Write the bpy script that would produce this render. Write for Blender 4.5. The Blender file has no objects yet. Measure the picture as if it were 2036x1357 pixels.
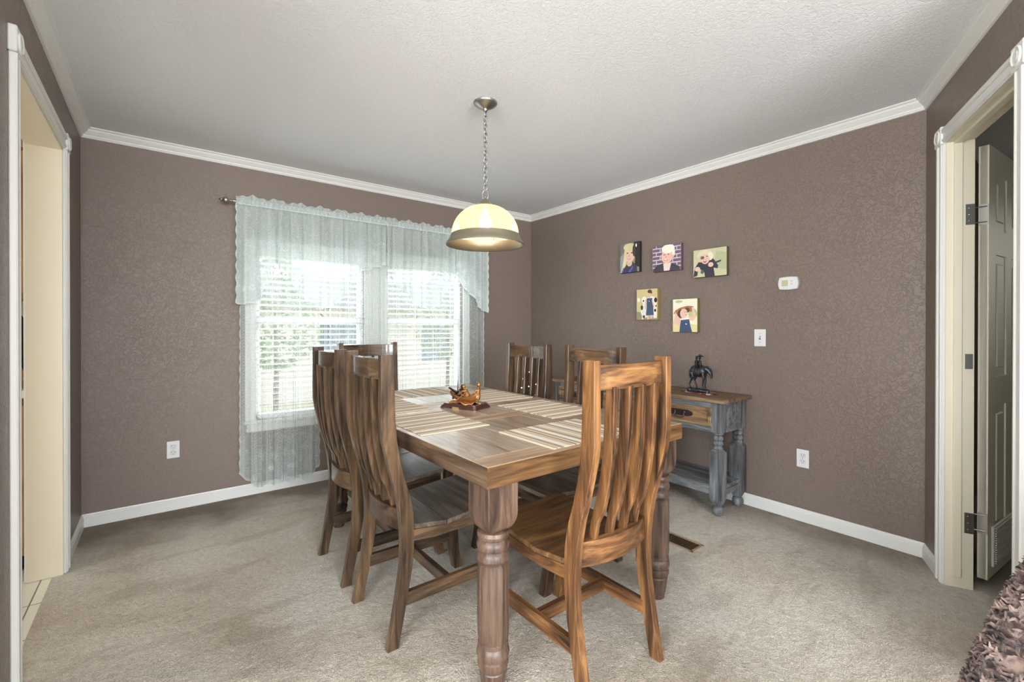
import bpy, bmesh, math, random
from math import sin, cos, pi, radians
from mathutils import Vector, Matrix, noise
SC = bpy.context.scene
COL = SC.collection
random.seed(7)

# ------------------------------------------------------------------ camera, world, lights, exposure
FPX = 901.0
cd = bpy.data.cameras.new('camera'); cam = bpy.data.objects.new('camera', cd); COL.objects.link(cam)
yaw, pitch, roll = .9097, -.0035, .0008
fw = Vector((cos(yaw)*cos(pitch), sin(yaw)*cos(pitch), sin(pitch)))
rt = Vector((sin(yaw), -cos(yaw), 0)); up = rt.cross(fw)
r2 = rt*cos(roll)+up*sin(roll); u2 = -rt*sin(roll)+up*cos(roll)
M = Matrix((( r2.x, u2.x, -fw.x, -3.2061), (r2.y, u2.y, -fw.y, -3.786), (r2.z, u2.z, -fw.z, 1.22), (0,0,0,1)))
cam.matrix_world = M
cd.sensor_fit = 'HORIZONTAL'; cd.sensor_width = 36.0
cd.lens = FPX/2036*36.0
cd.shift_y = -23.0/2036
cd.clip_start = .02
SC.camera = cam
SC.view_settings.view_transform = 'Standard'; SC.view_settings.look = 'None'
SC.view_settings.gamma = 1.0; SC.view_settings.use_curve_mapping = False
SC.view_settings.exposure = 0.97

W = bpy.data.worlds.new('world'); SC.world = W; W.use_nodes = True
nt = W.node_tree; bg = nt.nodes['Background']
tc = nt.nodes.new('ShaderNodeTexCoord'); sx = nt.nodes.new('ShaderNodeSeparateXYZ')
cr = nt.nodes.new('ShaderNodeValToRGB')
nt.links.new(tc.outputs['Generated'], sx.inputs[0]); nt.links.new(sx.outputs['Z'], cr.inputs[0])
cr.color_ramp.elements[0].color = (1.0, .97, .93, 1); cr.color_ramp.elements[0].position = .0
cr.color_ramp.elements[1].color = (.74, .87, 1.0, 1); cr.color_ramp.elements[1].position = .6
nt.links.new(cr.outputs[0], bg.inputs[0]); bg.inputs[1].default_value = 1.8

def area(name, loc, target, sx_, sy_, power, color=(1, 1, 1), portal=False):
    l = bpy.data.lights.new(name, 'AREA'); l.shape = 'RECTANGLE'; l.size = sx_; l.size_y = sy_
    l.energy = power; l.color = color
    o = bpy.data.objects.new(name, l); COL.objects.link(o); o.location = loc
    d = Vector(target)-Vector(loc)
    o.rotation_euler = d.to_track_quat('-Z', 'Y').to_euler()
    if portal: l.cycles.is_portal = True
    return o
# added fill lights in unseen rooms, and daylight for the window of this room
area('fill_light_living', (-3.6, -8.38, 1.45), (-3.4, -3, 1.15), 3.0, 1.6, 225, (.90, .955, 1))  # soft fill added behind the camera, its window is invented
area('fill_light_side', (-5.95, -4.6, 1.4), (-1.5, -3.4, 1.15), 2.3, 1.5, 118, (.90, .955, 1))  # added side fill from the left, brightens right wall and door edge
area('fill_light_kitchen', (-6.1, -1.2, 1.5), (-3.6, -1.2, 1.1), 1.6, 1.3, 17, (1, .97, .90))  # unseen lamp added to light the kitchen beyond the opening
area('daylight_dining_window', (-1.76, 2.6, 3.3), (-1.76, -.6, .9), 4.0, 2.0, 330, (.93, .97, 1.0))
area('fill_light_bedroom', (1.8, -4.6, 1.5), (-.2, -4.0, 1.1), 1.0, 1.2, 3.5, (1, .95, .80))  # weak lamp added to lift the dark room and the door leaf

# ------------------------------------------------------------------ materials
MATS = {}
def nm(name):
    m = bpy.data.materials.new(name); m.use_nodes = True; MATS[name] = m
    t = m.node_tree; b = t.nodes['Principled BSDF']
    return m, t, b
def srgb(r, g, b):
    f = lambda c: ((c/255+.055)/1.055)**2.4 if c/255 > .04045 else c/255/12.92
    return (f(r), f(g), f(b), 1)
def plain(name, col, rough=.5, metal=0, bump=0, bscale=100, spec=.5, coat=0):
    m, t, b = nm(name)
    b.inputs['Base Color'].default_value = col; b.inputs['Roughness'].default_value = rough
    b.inputs['Metallic'].default_value = metal; b.inputs['Specular IOR Level'].default_value = spec
    b.inputs['Coat Weight'].default_value = coat
    if bump:
        c = t.nodes.new('ShaderNodeTexCoord'); n = t.nodes.new('ShaderNodeTexNoise'); n.inputs['Scale'].default_value = bscale
        n.inputs['Detail'].default_value = 3
        bu = t.nodes.new('ShaderNodeBump'); bu.inputs['Strength'].default_value = bump; bu.inputs['Distance'].default_value = .01
        t.links.new(c.outputs['Object'], n.inputs[0]); t.links.new(n.outputs[0], bu.inputs['Height']); t.links.new(bu.outputs[0], b.inputs['Normal'])
    return m
def emit(name, col, s):
    m, t, b = nm(name); b.inputs['Base Color'].default_value = col
    b.inputs['Emission Color'].default_value = col; b.inputs['Emission Strength'].default_value = s
    return m
def N(t, kind, **kw):
    n = t.nodes.new(kind)
    for k, v in kw.items():
        if k.startswith('_'): setattr(n, k[1:], v)
        else: n.inputs[k.replace('__', ' ')].default_value = v
    return n
def MathN(t, op, a, b=None, c=None, clamp=False):
    n = t.nodes.new('ShaderNodeMath'); n.operation = op; n.use_clamp = clamp
    for i, v in enumerate((a, b, c)):
        if v is None: continue
        if isinstance(v, (int, float)): n.inputs[i].default_value = v
        else: t.links.new(v, n.inputs[i])
    return n.outputs[0]
def ramp(t, fac, stops):
    n = t.nodes.new('ShaderNodeValToRGB'); e = n.color_ramp.elements
    while len(e) < len(stops): e.new(.5)
    for i, (p, c) in enumerate(stops):
        e[i].position = p; e[i].color = c if len(c) == 4 else (*c, 1)
    t.links.new(fac, n.inputs[0]); return n.outputs[0]

def paint(name, col, rough, tex=1.0, scale=38):
    # orange-peel / knockdown textured wall paint
    m, t, b = nm(name)
    b.inputs['Base Color'].default_value = col; b.inputs['Roughness'].default_value = rough
    b.inputs['Specular IOR Level'].default_value = .5
    c = N(t, 'ShaderNodeNewGeometry')
    n1 = N(t, 'ShaderNodeTexNoise', Scale=scale, Detail=4.0, Roughness=.55, Distortion=.9)
    n2 = N(t, 'ShaderNodeTexNoise', Scale=2.2, Detail=2.0)
    t.links.new(c.outputs['Position'], n1.inputs['Vector']); t.links.new(c.outputs['Position'], n2.inputs['Vector'])
    h = ramp(t, n1.outputs[0], [(.44, (0,0,0)), (.53, (1,1,1)), (.7, (.8,.8,.8))])
    w = ramp(t, n2.outputs[0], [(.3, (.55,)*3), (.7, (1,)*3)])
    hh = MathN(t, 'MULTIPLY', h, w)
    bu = N(t, 'ShaderNodeBump', Strength=.42*tex, Distance=.004)
    t.links.new(hh, bu.inputs['Height']); t.links.new(bu.outputs[0], b.inputs['Normal'])
    return m
m_wall = paint('mauve_wall_paint', srgb(124, 109, 100), .42, 1.6, 42)
m_wallb = paint('mauve_window_wall_paint', srgb(124, 109, 100), .50, .9, 42)
m_ceil = paint('white_ceiling_texture', srgb(230, 232, 235), .85, 1.1, 60)
m_trim = plain('white_trim_paint', srgb(222, 222, 218), .35)
m_cream = plain('cream_jamb_paint', srgb(226, 217, 196), .45)
m_door = plain('door_paint', srgb(214, 208, 190), .4)
m_darkroom = paint('olive_bedroom_paint', srgb(96, 88, 66), .6, .5)
m_livwall = paint('living_wall_paint', srgb(142, 128, 119), .6, .5)

def carpet():
    m, t, b = nm('beige_carpet')
    g = N(t, 'ShaderNodeNewGeometry'); P = g.outputs['Position']
    def noi(s, d=3., dist=0., vec=P, r=.5):
        n = N(t, 'ShaderNodeTexNoise', Scale=s, Detail=d, Distortion=dist, Roughness=r); t.links.new(vec, n.inputs['Vector']); return n.outputs[0]
    base = ramp(t, noi(1.6, 5, .4), [(.33, srgb(204,188,168)), (.5, srgb(220,208,190)), (.68, srgb(230,222,208))])
    stain = ramp(t, noi(2.6, 6, .6, r=.62), [(.36, (.0,)*3), (.43, (1,)*3)])
    mp = N(t, 'ShaderNodeMapping'); mp.inputs['Scale'].default_value = (1.0, 3.4, 1); mp.inputs['Rotation'].default_value = (0,0,radians(32)); mp.inputs['Location'].default_value = (3.1, 1.7, 0)
    t.links.new(P, mp.inputs[0])
    streak = ramp(t, noi(2.1, 4, .3, mp.outputs[0]), [(.37, (0,)*3), (.46, (1,)*3)])
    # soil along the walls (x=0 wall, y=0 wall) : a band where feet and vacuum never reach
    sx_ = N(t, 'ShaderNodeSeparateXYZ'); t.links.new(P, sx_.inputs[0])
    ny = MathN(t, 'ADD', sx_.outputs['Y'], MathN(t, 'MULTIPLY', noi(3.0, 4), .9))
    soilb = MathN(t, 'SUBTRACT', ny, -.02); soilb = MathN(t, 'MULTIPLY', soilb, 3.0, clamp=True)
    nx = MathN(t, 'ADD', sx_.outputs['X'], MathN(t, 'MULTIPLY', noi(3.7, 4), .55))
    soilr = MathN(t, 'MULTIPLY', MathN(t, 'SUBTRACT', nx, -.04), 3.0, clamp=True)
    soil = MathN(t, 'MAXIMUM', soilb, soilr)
    mx = N(t, 'ShaderNodeMixRGB', _blend_type='MULTIPLY', Fac=.30); t.links.new(base, mx.inputs[1]); 
    st = N(t, 'ShaderNodeMixRGB', Color1=srgb(186,176,160), Color2=(1,1,1,1)); t.links.new(MathN(t,'MULTIPLY', stain, streak), st.inputs[0]); t.links.new(st.outputs[0], mx.inputs[2])
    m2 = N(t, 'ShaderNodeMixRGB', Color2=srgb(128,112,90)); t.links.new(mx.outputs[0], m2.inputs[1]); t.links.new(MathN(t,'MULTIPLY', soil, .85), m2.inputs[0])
    fine = ramp(t, MathN(t, 'ADD', MathN(t, 'MULTIPLY', noi(210, 2), .6), MathN(t, 'MULTIPLY', noi(48, 4, .8), .4)), [(.36, (.58,)*3), (.58, (1.06,)*3)])
    m3 = N(t, 'ShaderNodeMixRGB', _blend_type='MULTIPLY', Fac=.8); t.links.new(m2.outputs[0], m3.inputs[1]); t.links.new(fine, m3.inputs[2])
    t.links.new(m3.outputs[0], b.inputs['Base Color'])
    b.inputs['Roughness'].default_value = 1; b.inputs['Specular IOR Level'].default_value = .1
    b.inputs['Sheen Weight'].default_value = .3
    h = MathN(t, 'ADD', MathN(t, 'MULTIPLY', noi(150, 3, 1.0), 1.0), MathN(t, 'MULTIPLY', noi(26, 3, .5), 1.3))
    bu = N(t, 'ShaderNodeBump', Strength=1.0, Distance=.014); t.links.new(h, bu.inputs['Height']); t.links.new(bu.outputs[0], b.inputs['Normal'])
    return m
m_carpet = carpet()

def wood(name, dark, mid, light, axis='X', scale=1.0, rough=.45, knots=.5, coat=0.0, bump=.25):
    m, t, b = nm(name)
    c = N(t, 'ShaderNodeTexCoord'); oi = N(t, 'ShaderNodeObjectInfo')
    off = N(t, 'ShaderNodeCombineXYZ')
    for i, k in enumerate((7.3, 11.7, 5.1)): t.links.new(MathN(t, 'MULTIPLY', oi.outputs['Random'], k), off.inputs[i])
    ad = N(t, 'ShaderNodeVectorMath'); t.links.new(c.outputs['Object'], ad.inputs[0]); t.links.new(off.outputs[0], ad.inputs[1])
    s = [9.0*scale]*3; s['XYZ'.index(axis)] = 1.1*scale
    mp = N(t, 'ShaderNodeMapping'); mp.inputs['Scale'].default_value = s; t.links.new(ad.outputs[0], mp.inputs[0])
    n1 = N(t, 'ShaderNodeTexNoise', Scale=1.6, Detail=5.0, Roughness=.6, Distortion=1.2); t.links.new(mp.outputs[0], n1.inputs['Vector'])
    s2 = [70.0*scale]*3; s2['XYZ'.index(axis)] = 3.0*scale
    mp2 = N(t, 'ShaderNodeMapping'); mp2.inputs['Scale'].default_value = s2; t.links.new(ad.outputs[0], mp2.inputs[0])
    n2 = N(t, 'ShaderNodeTexNoise', Scale=1.5, Detail=3.0, Roughness=.6); t.links.new(mp2.outputs[0], n2.inputs['Vector'])
    col = ramp(t, n1.outputs[0], [(.34, dark), (.48, mid), (.66, light)])
    g = ramp(t, n2.outputs[0], [(.34, (.5,.49,.48)), (.60, (1.15,1.15,1.15))])
    mx = N(t, 'ShaderNodeMixRGB', _blend_type='MULTIPLY', Fac=.7); t.links.new(col, mx.inputs[1]); t.links.new(g, mx.inputs[2])
    s3 = [5.5*scale]*3; s3['XYZ'.index(axis)] = 2.4*scale
    mp3 = N(t, 'ShaderNodeMapping'); mp3.inputs['Scale'].default_value = s3; t.links.new(ad.outputs[0], mp3.inputs[0])
    vo = N(t, 'ShaderNodeTexVoronoi', Scale=1.0); t.links.new(mp3.outputs[0], vo.inputs['Vector'])
    k = ramp(t, vo.outputs['Distance'], [(.05, (1,)*3), (.12, (0,)*3)])
    m2 = N(t, 'ShaderNodeMixRGB', Color2=tuple(x*.35 for x in dark[:3])+(1,)); t.links.new(mx.outputs[0], m2.inputs[1]); t.links.new(MathN(t, 'MULTIPLY', k, knots), m2.inputs[0])
    t.links.new(m2.outputs[0], b.inputs['Base Color'])
    b.inputs['Roughness'].default_value = rough; b.inputs['Coat Weight'].default_value = coat
    bu = N(t, 'ShaderNodeBump', Strength=bump, Distance=.002); t.links.new(n2.outputs[0], bu.inputs['Height']); t.links.new(bu.outputs[0], b.inputs['Normal'])
    return m
CH = (srgb(38,28,20), srgb(76,58,42), srgb(114,88,62))
CHR = (srgb(48,32,21), srgb(108,72,43), srgb(158,113,68))
wz = wood('stained_pine_vertical', *CH, axis='Z', rough=.30, coat=.35)
wx = wood('stained_pine_crosswise', *CH, axis='X', rough=.28, coat=.5)
wy = wood('stained_pine_lengthwise', *CH, axis='Y', rough=.42)
wzr = wood('honey_stained_pine_vertical', *CHR, axis='Z', rough=.4)
wxr = wood('honey_stained_pine_crosswise', *CHR, axis='X', rough=.4)
wyr = wood('honey_stained_pine_lengthwise', *CHR, axis='Y', rough=.4)
w_seat = wood('seat_pine', srgb(62,52,44), srgb(94,82,72), srgb(120,106,94), axis='X', rough=.34)
TT = (srgb(136,116,98), srgb(168,147,127), srgb(186,168,148))
wt_y = wood('tabletop_pine_lengthwise', *TT, axis='Y', rough=.28, coat=.35, scale=.8, bump=.1, knots=.35)
wt_x = wood('tabletop_pine_crosswise', srgb(142,116,92), srgb(174,146,118), srgb(192,166,138), axis='X', rough=.32, scale=.8, bump=.1, knots=.35)
wt_ex = wood('table_edge_pine', srgb(56,39,24), srgb(104,74,45), srgb(136,100,60), axis='X', rough=.4)
wt_ey = wood('table_side_pine', srgb(56,42,32), srgb(92,72,56), srgb(116,94,74), axis='Y', rough=.3)
w_leg = wood('turned_leg_pine', srgb(52,38,32), srgb(88,68,56), srgb(116,92,76), axis='Z', rough=.42)
cs_top = wood('console_top_pine', srgb(84,64,46), srgb(120,96,72), srgb(148,124,96), axis='Y', rough=.5)
cs_blue = wood('distressed_grey_paint', srgb(66,66,66), srgb(96,98,101), srgb(128,132,136), axis='Z', rough=.55, knots=.2)
cs_bluey = wood('distressed_grey_paint_rail', srgb(74,74,74), srgb(104,106,108), srgb(136,140,143), axis='Y', rough=.55, knots=.15)
cs_drw = wood('drawer_front_pine', srgb(92,70,48), srgb(136,108,78), srgb(166,138,104), axis='Y', rough=.5)
w_oak = wood('kitchen_oak', srgb(150,98,40), srgb(184,130,60), srgb(204,154,84), axis='Z', rough=.4)
m_nickel = plain('brushed_nickel', (.40,.39,.37,1), .34, 1)
m_darkiron = plain('dark_iron', (.10,.07,.065,1), .42, .85)
m_plate = plain('white_plastic', srgb(216,216,216), .35)
m_slot = plain('dark_slot', (.03,.03,.03,1), .6)
m_black = plain('black_void', (.012,.01,.008,1), .9)
m_brass = plain('antique_brass', (.62,.50,.26,1), .32, 1)

# ------------------------------------------------------------------ mesh helpers
def mk(name, bm, mats, parent=None, smooth=False, loc=None, rz=0, angle=None):
    me = bpy.data.meshes.new(name); bm.normal_update(); bm.to_mesh(me); bm.free()
    for m in (mats if isinstance(mats, (list, tuple)) else [mats]): me.materials.append(m)
    o = bpy.data.objects.new(name, me); COL.objects.link(o)
    if smooth:
        for p in me.polygons: p.use_smooth = True
        if angle is not None:
            me.set_sharp_from_angle(angle=radians(angle))
    if parent: o.parent = parent
    if loc: o.location = loc
    o.rotation_euler.z = rz
    return o
def thing(name, label, cat, loc=(0,0,0), rz=0, group=None):
    o = bpy.data.objects.new(name, None); COL.objects.link(o); o.empty_display_size = .05
    o.location = loc; o.rotation_euler.z = rz
    return tag(o, label, cat, group)
def tag(o, label, cat, group=None):
    o['label'] = label; o['category'] = cat
    if group: o['group'] = group
    return o
def struct(o, label=None):
    o['kind'] = 'structure'
    if label: o['label'] = label; 
    return o
def box(bm, x0, x1, y0, y1, z0, z1, bev=0, mi=0, seg=1):
    g = bmesh.ops.create_cube(bm, size=1)['verts']
    for v in g:
        v.co = Vector(((x0+x1)/2+v.co.x*(x1-x0), (y0+y1)/2+v.co.y*(y1-y0), (z0+z1)/2+v.co.z*(z1-z0)))
    fs = {f for v in g for f in v.link_faces}
    for f in fs: f.material_index = mi
    if bev:
        es = {e for v in g for e in v.link_edges}
        r = bmesh.ops.bevel(bm, geom=list(es), offset=bev, segments=seg, affect='EDGES', profile=.5)
        for f in r['faces']: f.material_index = mi
    return g
def BX(name, mats, parent, *a, bev=0, **k):
    bm = bmesh.new(); box(bm, *a, bev=bev); return mk(name, bm, mats, parent, **k)
def prism(bm, pts, axis, a, b, mi=0, bev=0):
    # pts 2-D polygon, extruded along axis from a to b. axis X: pts=(y,z); Y: (x,z); Z: (x,y)
    def P(p, t): return {'X': (t, p[0], p[1]), 'Y': (p[0], t, p[1]), 'Z': (p[0], p[1], t)}[axis]
    n = len(pts)
    A = [bm.verts.new(P(p, a)) for p in pts]; B = [bm.verts.new(P(p, b)) for p in pts]
    fs = [bm.faces.new(A), bm.faces.new(B[::-1])]
    for i in range(n): fs.append(bm.faces.new((A[i], B[i], B[(i+1) % n], A[(i+1) % n])))
    bmesh.ops.recalc_face_normals(bm, faces=fs)
    for f in fs: f.material_index = mi
    if bev:
        es = [e for e in set(sum([list(f.edges) for f in fs[:2]], []))]
        r = bmesh.ops.bevel(bm, geom=es, offset=bev, segments=1, affect='EDGES')
        for f in r['faces']: f.material_index = mi
def lathe(bm, prof, c=(0,0,0), seg=32, mi=0, rib=0, ribn=0, axis='Z', cap=True):
    rings = []
    for r, z in prof:
        ring = []
        for i in range(seg):
            a = 2*pi*i/seg; rr = r*(1+rib*cos(ribn*a)) if ribn else r
            p = (rr*cos(a), rr*sin(a), z)
            if axis == 'X': p = (p[2], p[0], p[1])
            if axis == 'Y': p = (p[0], p[2], p[1])
            ring.append(bm.verts.new((c[0]+p[0], c[1]+p[1], c[2]+p[2])))
        rings.append(ring)
    fs = []
    for k in range(len(rings)-1):
        for i in range(seg):
            fs.append(bm.faces.new((rings[k][i], rings[k][(i+1) % seg], rings[k+1][(i+1) % seg], rings[k+1][i])))
    if cap:
        for rg in (rings[0], rings[-1]):
            if (rg[0].co-rg[seg//2].co).length > 1e-5: fs.append(bm.faces.new(rg))
    bmesh.ops.recalc_face_normals(bm, faces=fs)
    for f in fs: f.material_index = mi
def tube(bm, pts, rad, seg=8, closed=False, mi=0):
    pts = [Vector(p) for p in pts]; n = len(pts)
    rads = rad if isinstance(rad, (list, tuple)) else [rad]*n
    rings = []; prev = None
    for i, p in enumerate(pts):
        if closed: d = pts[(i+1) % n]-pts[i-1]
        else: d = pts[min(i+1, n-1)]-pts[max(i-1, 0)]
        d.normalize()
        if prev is None:
            a = Vector((0,0,1)) if abs(d.z) < .9 else Vector((1,0,0)); u = d.cross(a).normalized()
        else:
            u = (prev-d*prev.dot(d)).normalized()
        prev = u; v = d.cross(u)
        rings.append([bm.verts.new(p+(u*cos(2*pi*k/seg)+v*sin(2*pi*k/seg))*rads[i]) for k in range(seg)])
    fs = []
    for i in range(n if closed else n-1):
        A, B = rings[i], rings[(i+1) % n]
        for k in range(seg): fs.append(bm.faces.new((A[k], A[(k+1) % seg], B[(k+1) % seg], B[k])))
    if not closed: fs += [bm.faces.new(rings[0]), bm.faces.new(rings[-1][::-1])]
    bmesh.ops.recalc_face_normals(bm, faces=fs)
    for f in fs: f.material_index = mi
def ball(bm, c, r, sx=1, sy=1, sz=1, mi=0, u=16, v=10, rot=None):
    g = bmesh.ops.create_uvsphere(bm, u_segments=u, v_segments=v, radius=1)['verts']
    for p in g:
        q = Vector((p.co.x*r*sx, p.co.y*r*sy, p.co.z*r*sz))
        if rot: q.rotate(rot)
        p.co = Vector(c)+q
    for f in {f for p in g for f in p.link_faces}: f.material_index = mi
def remesh(o, vox, sm=True):
    md = o.modifiers.new('remesh', 'REMESH'); md.mode = 'VOXEL'; md.voxel_size = vox; md.use_smooth_shade = sm
def bevmod(o, w=.002, seg=2):
    md = o.modifiers.new('bevel', 'BEVEL'); md.width = w; md.segments = seg; md.limit_method = 'ANGLE'; md.angle_limit = radians(35)
def dup(root, loc, rz, label, group=None):
    r = root.copy(); COL.objects.link(r); r.location = loc; r.rotation_euler.z = rz; r['label'] = label
    if group: r['group'] = group
    for ch in list(root.children):
        c = ch.copy(); COL.objects.link(c); c.parent = r
        for g in ch.children:
            d = g.copy(); COL.objects.link(d); d.parent = c
    return r

# ------------------------------------------------------------------ room shell
L1, L2, H = 3.584, 3.236, 2.436
AW = .4167
D3 = Vector((-cos(AW), -sin(AW), 0)); N3 = Vector((-sin(AW), cos(AW), 0)); P3 = Vector((0, -L2, 0))
WX0, WX1, WZ0, WZ1 = -2.66, -.86, .53, 1.80        # window opening
T = .12
bm = bmesh.new()
box(bm, -L1-T, WX0, 0, T, 0, H+.05); box(bm, WX1, T, 0, T, 0, H+.05)
box(bm, WX0, WX1, 0, T, 0, WZ0); box(bm, WX0, WX1, 0, T, WZ1, H+.05)
box(bm, -1.83, -1.655, 0.0, T, WZ0, WZ1)
struct(mk('wall_back', bm, m_wallb), 'mauve brown wall with the curtained window')
bm = bmesh.new(); box(bm, 0, T, -L2-.02, 0, 0, H+.05)
struct(mk('wall_right', bm, m_wall), 'mauve brown wall with the canvas prints')
OY0, OY1, OZ = -1.60, -.655, 2.105               # cased opening in the left wall
bm = bmesh.new()
box(bm, -L1-T, -L1, OY1, 0, 0, H+.05); box(bm, -L1-T, -L1, -2.72, OY0, 0, H+.05); box(bm, -L1-T, -L1, OY0, OY1, OZ, H+.05)
struct(mk('wall_left', bm, m_wall), 'mauve brown wall with the kitchen opening')
# angled wall with the door, built along its own axis (local x = along wall, local y = out of the room)
S0, S1, DZ = .285, .965, 2.10
W3M = Matrix.Translation(P3) @ Matrix(((D3.x, -N3.x, 0, 0), (D3.y, -N3.y, 0, 0), (0,0,1,0), (0,0,0,1)))
def w3(o):
    o.matrix_world = W3M; return o
bm = bmesh.new()
box(bm, 0, S0-.012, 0, .10, 0, H+.05); box(bm, S1+.012, 1.16, 0, .10, 0, H+.05); box(bm, S0-.012, S1+.012, 0, .10, DZ+.012, H+.05)
bmesh.ops.recalc_face_normals(bm, faces=bm.faces)
struct(w3(mk('wall_door', bm, m_wall)), 'short angled mauve wall with the open door')
# living room behind the camera
rx = P3 + D3*1.16
bm = bmesh.new()
box(bm, rx.x, rx.x+T, -8.6, rx.y, 0, H+.05)
box(bm, -6.0, -5.3, -8.6, -8.48, 0, H+.05); box(bm, -1.9, rx.x, -8.6, -8.48, 0, H+.05); box(bm, -5.3, -1.9, -8.6, -8.48, 0, .6); box(bm, -5.3, -1.9, -8.6, -8.48, 2.2, H+.05)
box(bm, -6.12, -6.0, -8.6, -5.8, 0, H+.05); box(bm, -6.12, -6.0, -3.4, -2.72, 0, H+.05); box(bm, -6.12, -6.0, -5.8, -3.4, 0, .6); box(bm, -6.12, -6.0, -5.8, -3.4, 2.2, H+.05)
struct(mk('wall_front', bm, m_livwall), 'living room walls behind the camera')
# kitchen walls
bm = bmesh.new()
box(bm, -6.3, -L1-T, 0, T, 0, H+.05); box(bm, -6.42, -6.3, -2.6, T, 0, H+.05); box(bm, -6.3, -L1-T, -2.72, -2.6, 0, H+.05)
struct(mk('wall_kitchen', bm, plain('kitchen_wall', srgb(226,218,196), .6)), 'pale kitchen walls beyond the cased opening')
# dark bedroom behind the angled wall
bm = bmesh.new()
box(bm, T, 1.9, -L2-.02+.0, -L2+.10, 0, H+.05); box(bm, 1.9, 2.0, -5.6, -L2+.1, 0, H+.05); box(bm, rx.x+T, 2.0, -5.7, -5.6, 0, H+.05)
struct(mk('wall_bedroom', bm, m_darkroom), 'dark olive walls of the room beyond the open door')
# floors and ceilings
bm = bmesh.new(); box(bm, -3.622, 2.0, -8.6, 0.05, -.08, 0); box(bm, -6.1, -3.622, -8.6, -2.66, -.08, 0)
struct(mk('floor', bm, m_carpet), 'worn beige cut pile carpet')
def tile_mat():
    m, t, b = nm('white_floor_tile'); g = N(t, 'ShaderNodeNewGeometry'); br = N(t, 'ShaderNodeTexBrick', Scale=1.0)
    mp = N(t, 'ShaderNodeMapping'); mp.inputs['Location'].default_value = (0, .005, 0); t.links.new(g.outputs['Position'], mp.inputs[0])
    br.offset = 0; br.inputs['Brick Width'].default_value = .305; br.inputs['Row Height'].default_value = .305; br.inputs['Mortar Size'].default_value = .003
    br.inputs['Color1'].default_value = srgb(232,228,214); br.inputs['Color2'].default_value = srgb(226,223,210); br.inputs['Mortar'].default_value = srgb(120,112,98)
    t.links.new(mp.outputs[0], br.inputs[0]); t.links.new(br.outputs[0], b.inputs['Base Color']); b.inputs['Roughness'].default_value = .3; return m
bm = bmesh.new(); box(bm, -6.4, -3.622, -2.66, 0.05, -.08, -.002)
struct(mk('floor_kitchen', bm, tile_mat()), 'pale ceramic tile floor of the kitchen')
bm = bmesh.new(); box(bm, -6.5, 2.1, -8.7, .2, H, H+.08)
struct(mk('ceiling', bm, m_ceil), 'white textured ceiling')

# baseboards
def base_bm(L, h=.078, t=.013):
    bm = bmesh.new(); prism(bm, [(0,0), (-t,0), (-t,h*.70), (-t*.72,h*.74), (-t*.72,h*.86), (-t*.35,h*.93), (-t*.25,h), (0,h)], 'X', 0, L); return bm
struct(mk('baseboard_back', base_bm(L1), m_trim, loc=(-L1, 0, 0)))
o = struct(mk('baseboard_right', base_bm(L2+.005), m_trim)); o.rotation_euler.z = -pi/2
def left_bb(y0, y1):
    o = mk('baseboard_left', base_bm(y1-y0), m_trim, loc=(-L1, y0, 0)); o.rotation_euler.z = pi/2; return struct(o)
left_bb(OY1+.06, 0); left_bb(-2.72, OY0-.085)
bm = base_bm(S0-.065-.012);
for v in bm.verts: v.co.x += .0
struct(w3(mk('baseboard_door', bm, m_trim)))
bm = base_bm(.10)
for v in bm.verts: v.co.x += S1+.085
struct(w3(mk('baseboard_door', bm, m_trim)))
# crown moulding, profile pts (distance from wall, drop from ceiling)
CP = [(0,0), (.050,0), (.050,.006), (.040,.012), (.036,.020), (.020,.036), (.014,.041), (.014,.049), (.009,.053), (.009,.058), (0,.060)]
def crown(name, L, M_, m0=0, m1=0):
    # m0/m1: how far the inner edge is drawn back per unit of projection at the two ends
    bm = bmesh.new(); A = []; B = []
    for d, h in CP:
        A.append(bm.verts.new((0+m0*d, -d, H-h))); B.append(bm.verts.new((L-m1*d, -d, H-h)))
    n = len(CP); fs = [bm.faces.new(A), bm.faces.new(B[::-1])]
    for i in range(n): fs.append(bm.faces.new((A[i], B[i], B[(i+1) % n], A[(i+1) % n])))
    bmesh.ops.recalc_face_normals(bm, faces=fs)
    o = mk(name, bm, m_trim); o.matrix_world = M_; return struct(o, 'white crown moulding')
RZ = lambda a: Matrix.Rotation(a, 4, 'Z')
crown('trim_1', L1, Matrix.Translation((-L1,0,0)), 1, 1)
tt = math.tan((pi/2-AW)/2)
crown('trim_2', L2, RZ(-pi/2), 1, tt)
crown('trim_3', 2.72, Matrix.Translation((-L1,-2.72,0)) @ RZ(pi/2), 0, 1)
# angled wall: local y out of room is + so mirror
bm = bmesh.new(); A = []; B = []
for d, h in CP:
    A.append(bm.verts.new((tt*d, -d, H-h))); B.append(bm.verts.new((1.16, -d, H-h)))
n_ = len(CP); bm.faces.new(A); bm.faces.new(B[::-1])
for i in range(n_): bm.faces.new((A[i], B[i], B[(i+1) % n_], A[(i+1) % n_]))
bmesh.ops.recalc_face_normals(bm, faces=bm.faces)
struct(w3(mk('trim_4', bm, m_trim)), 'white crown moulding')

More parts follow.
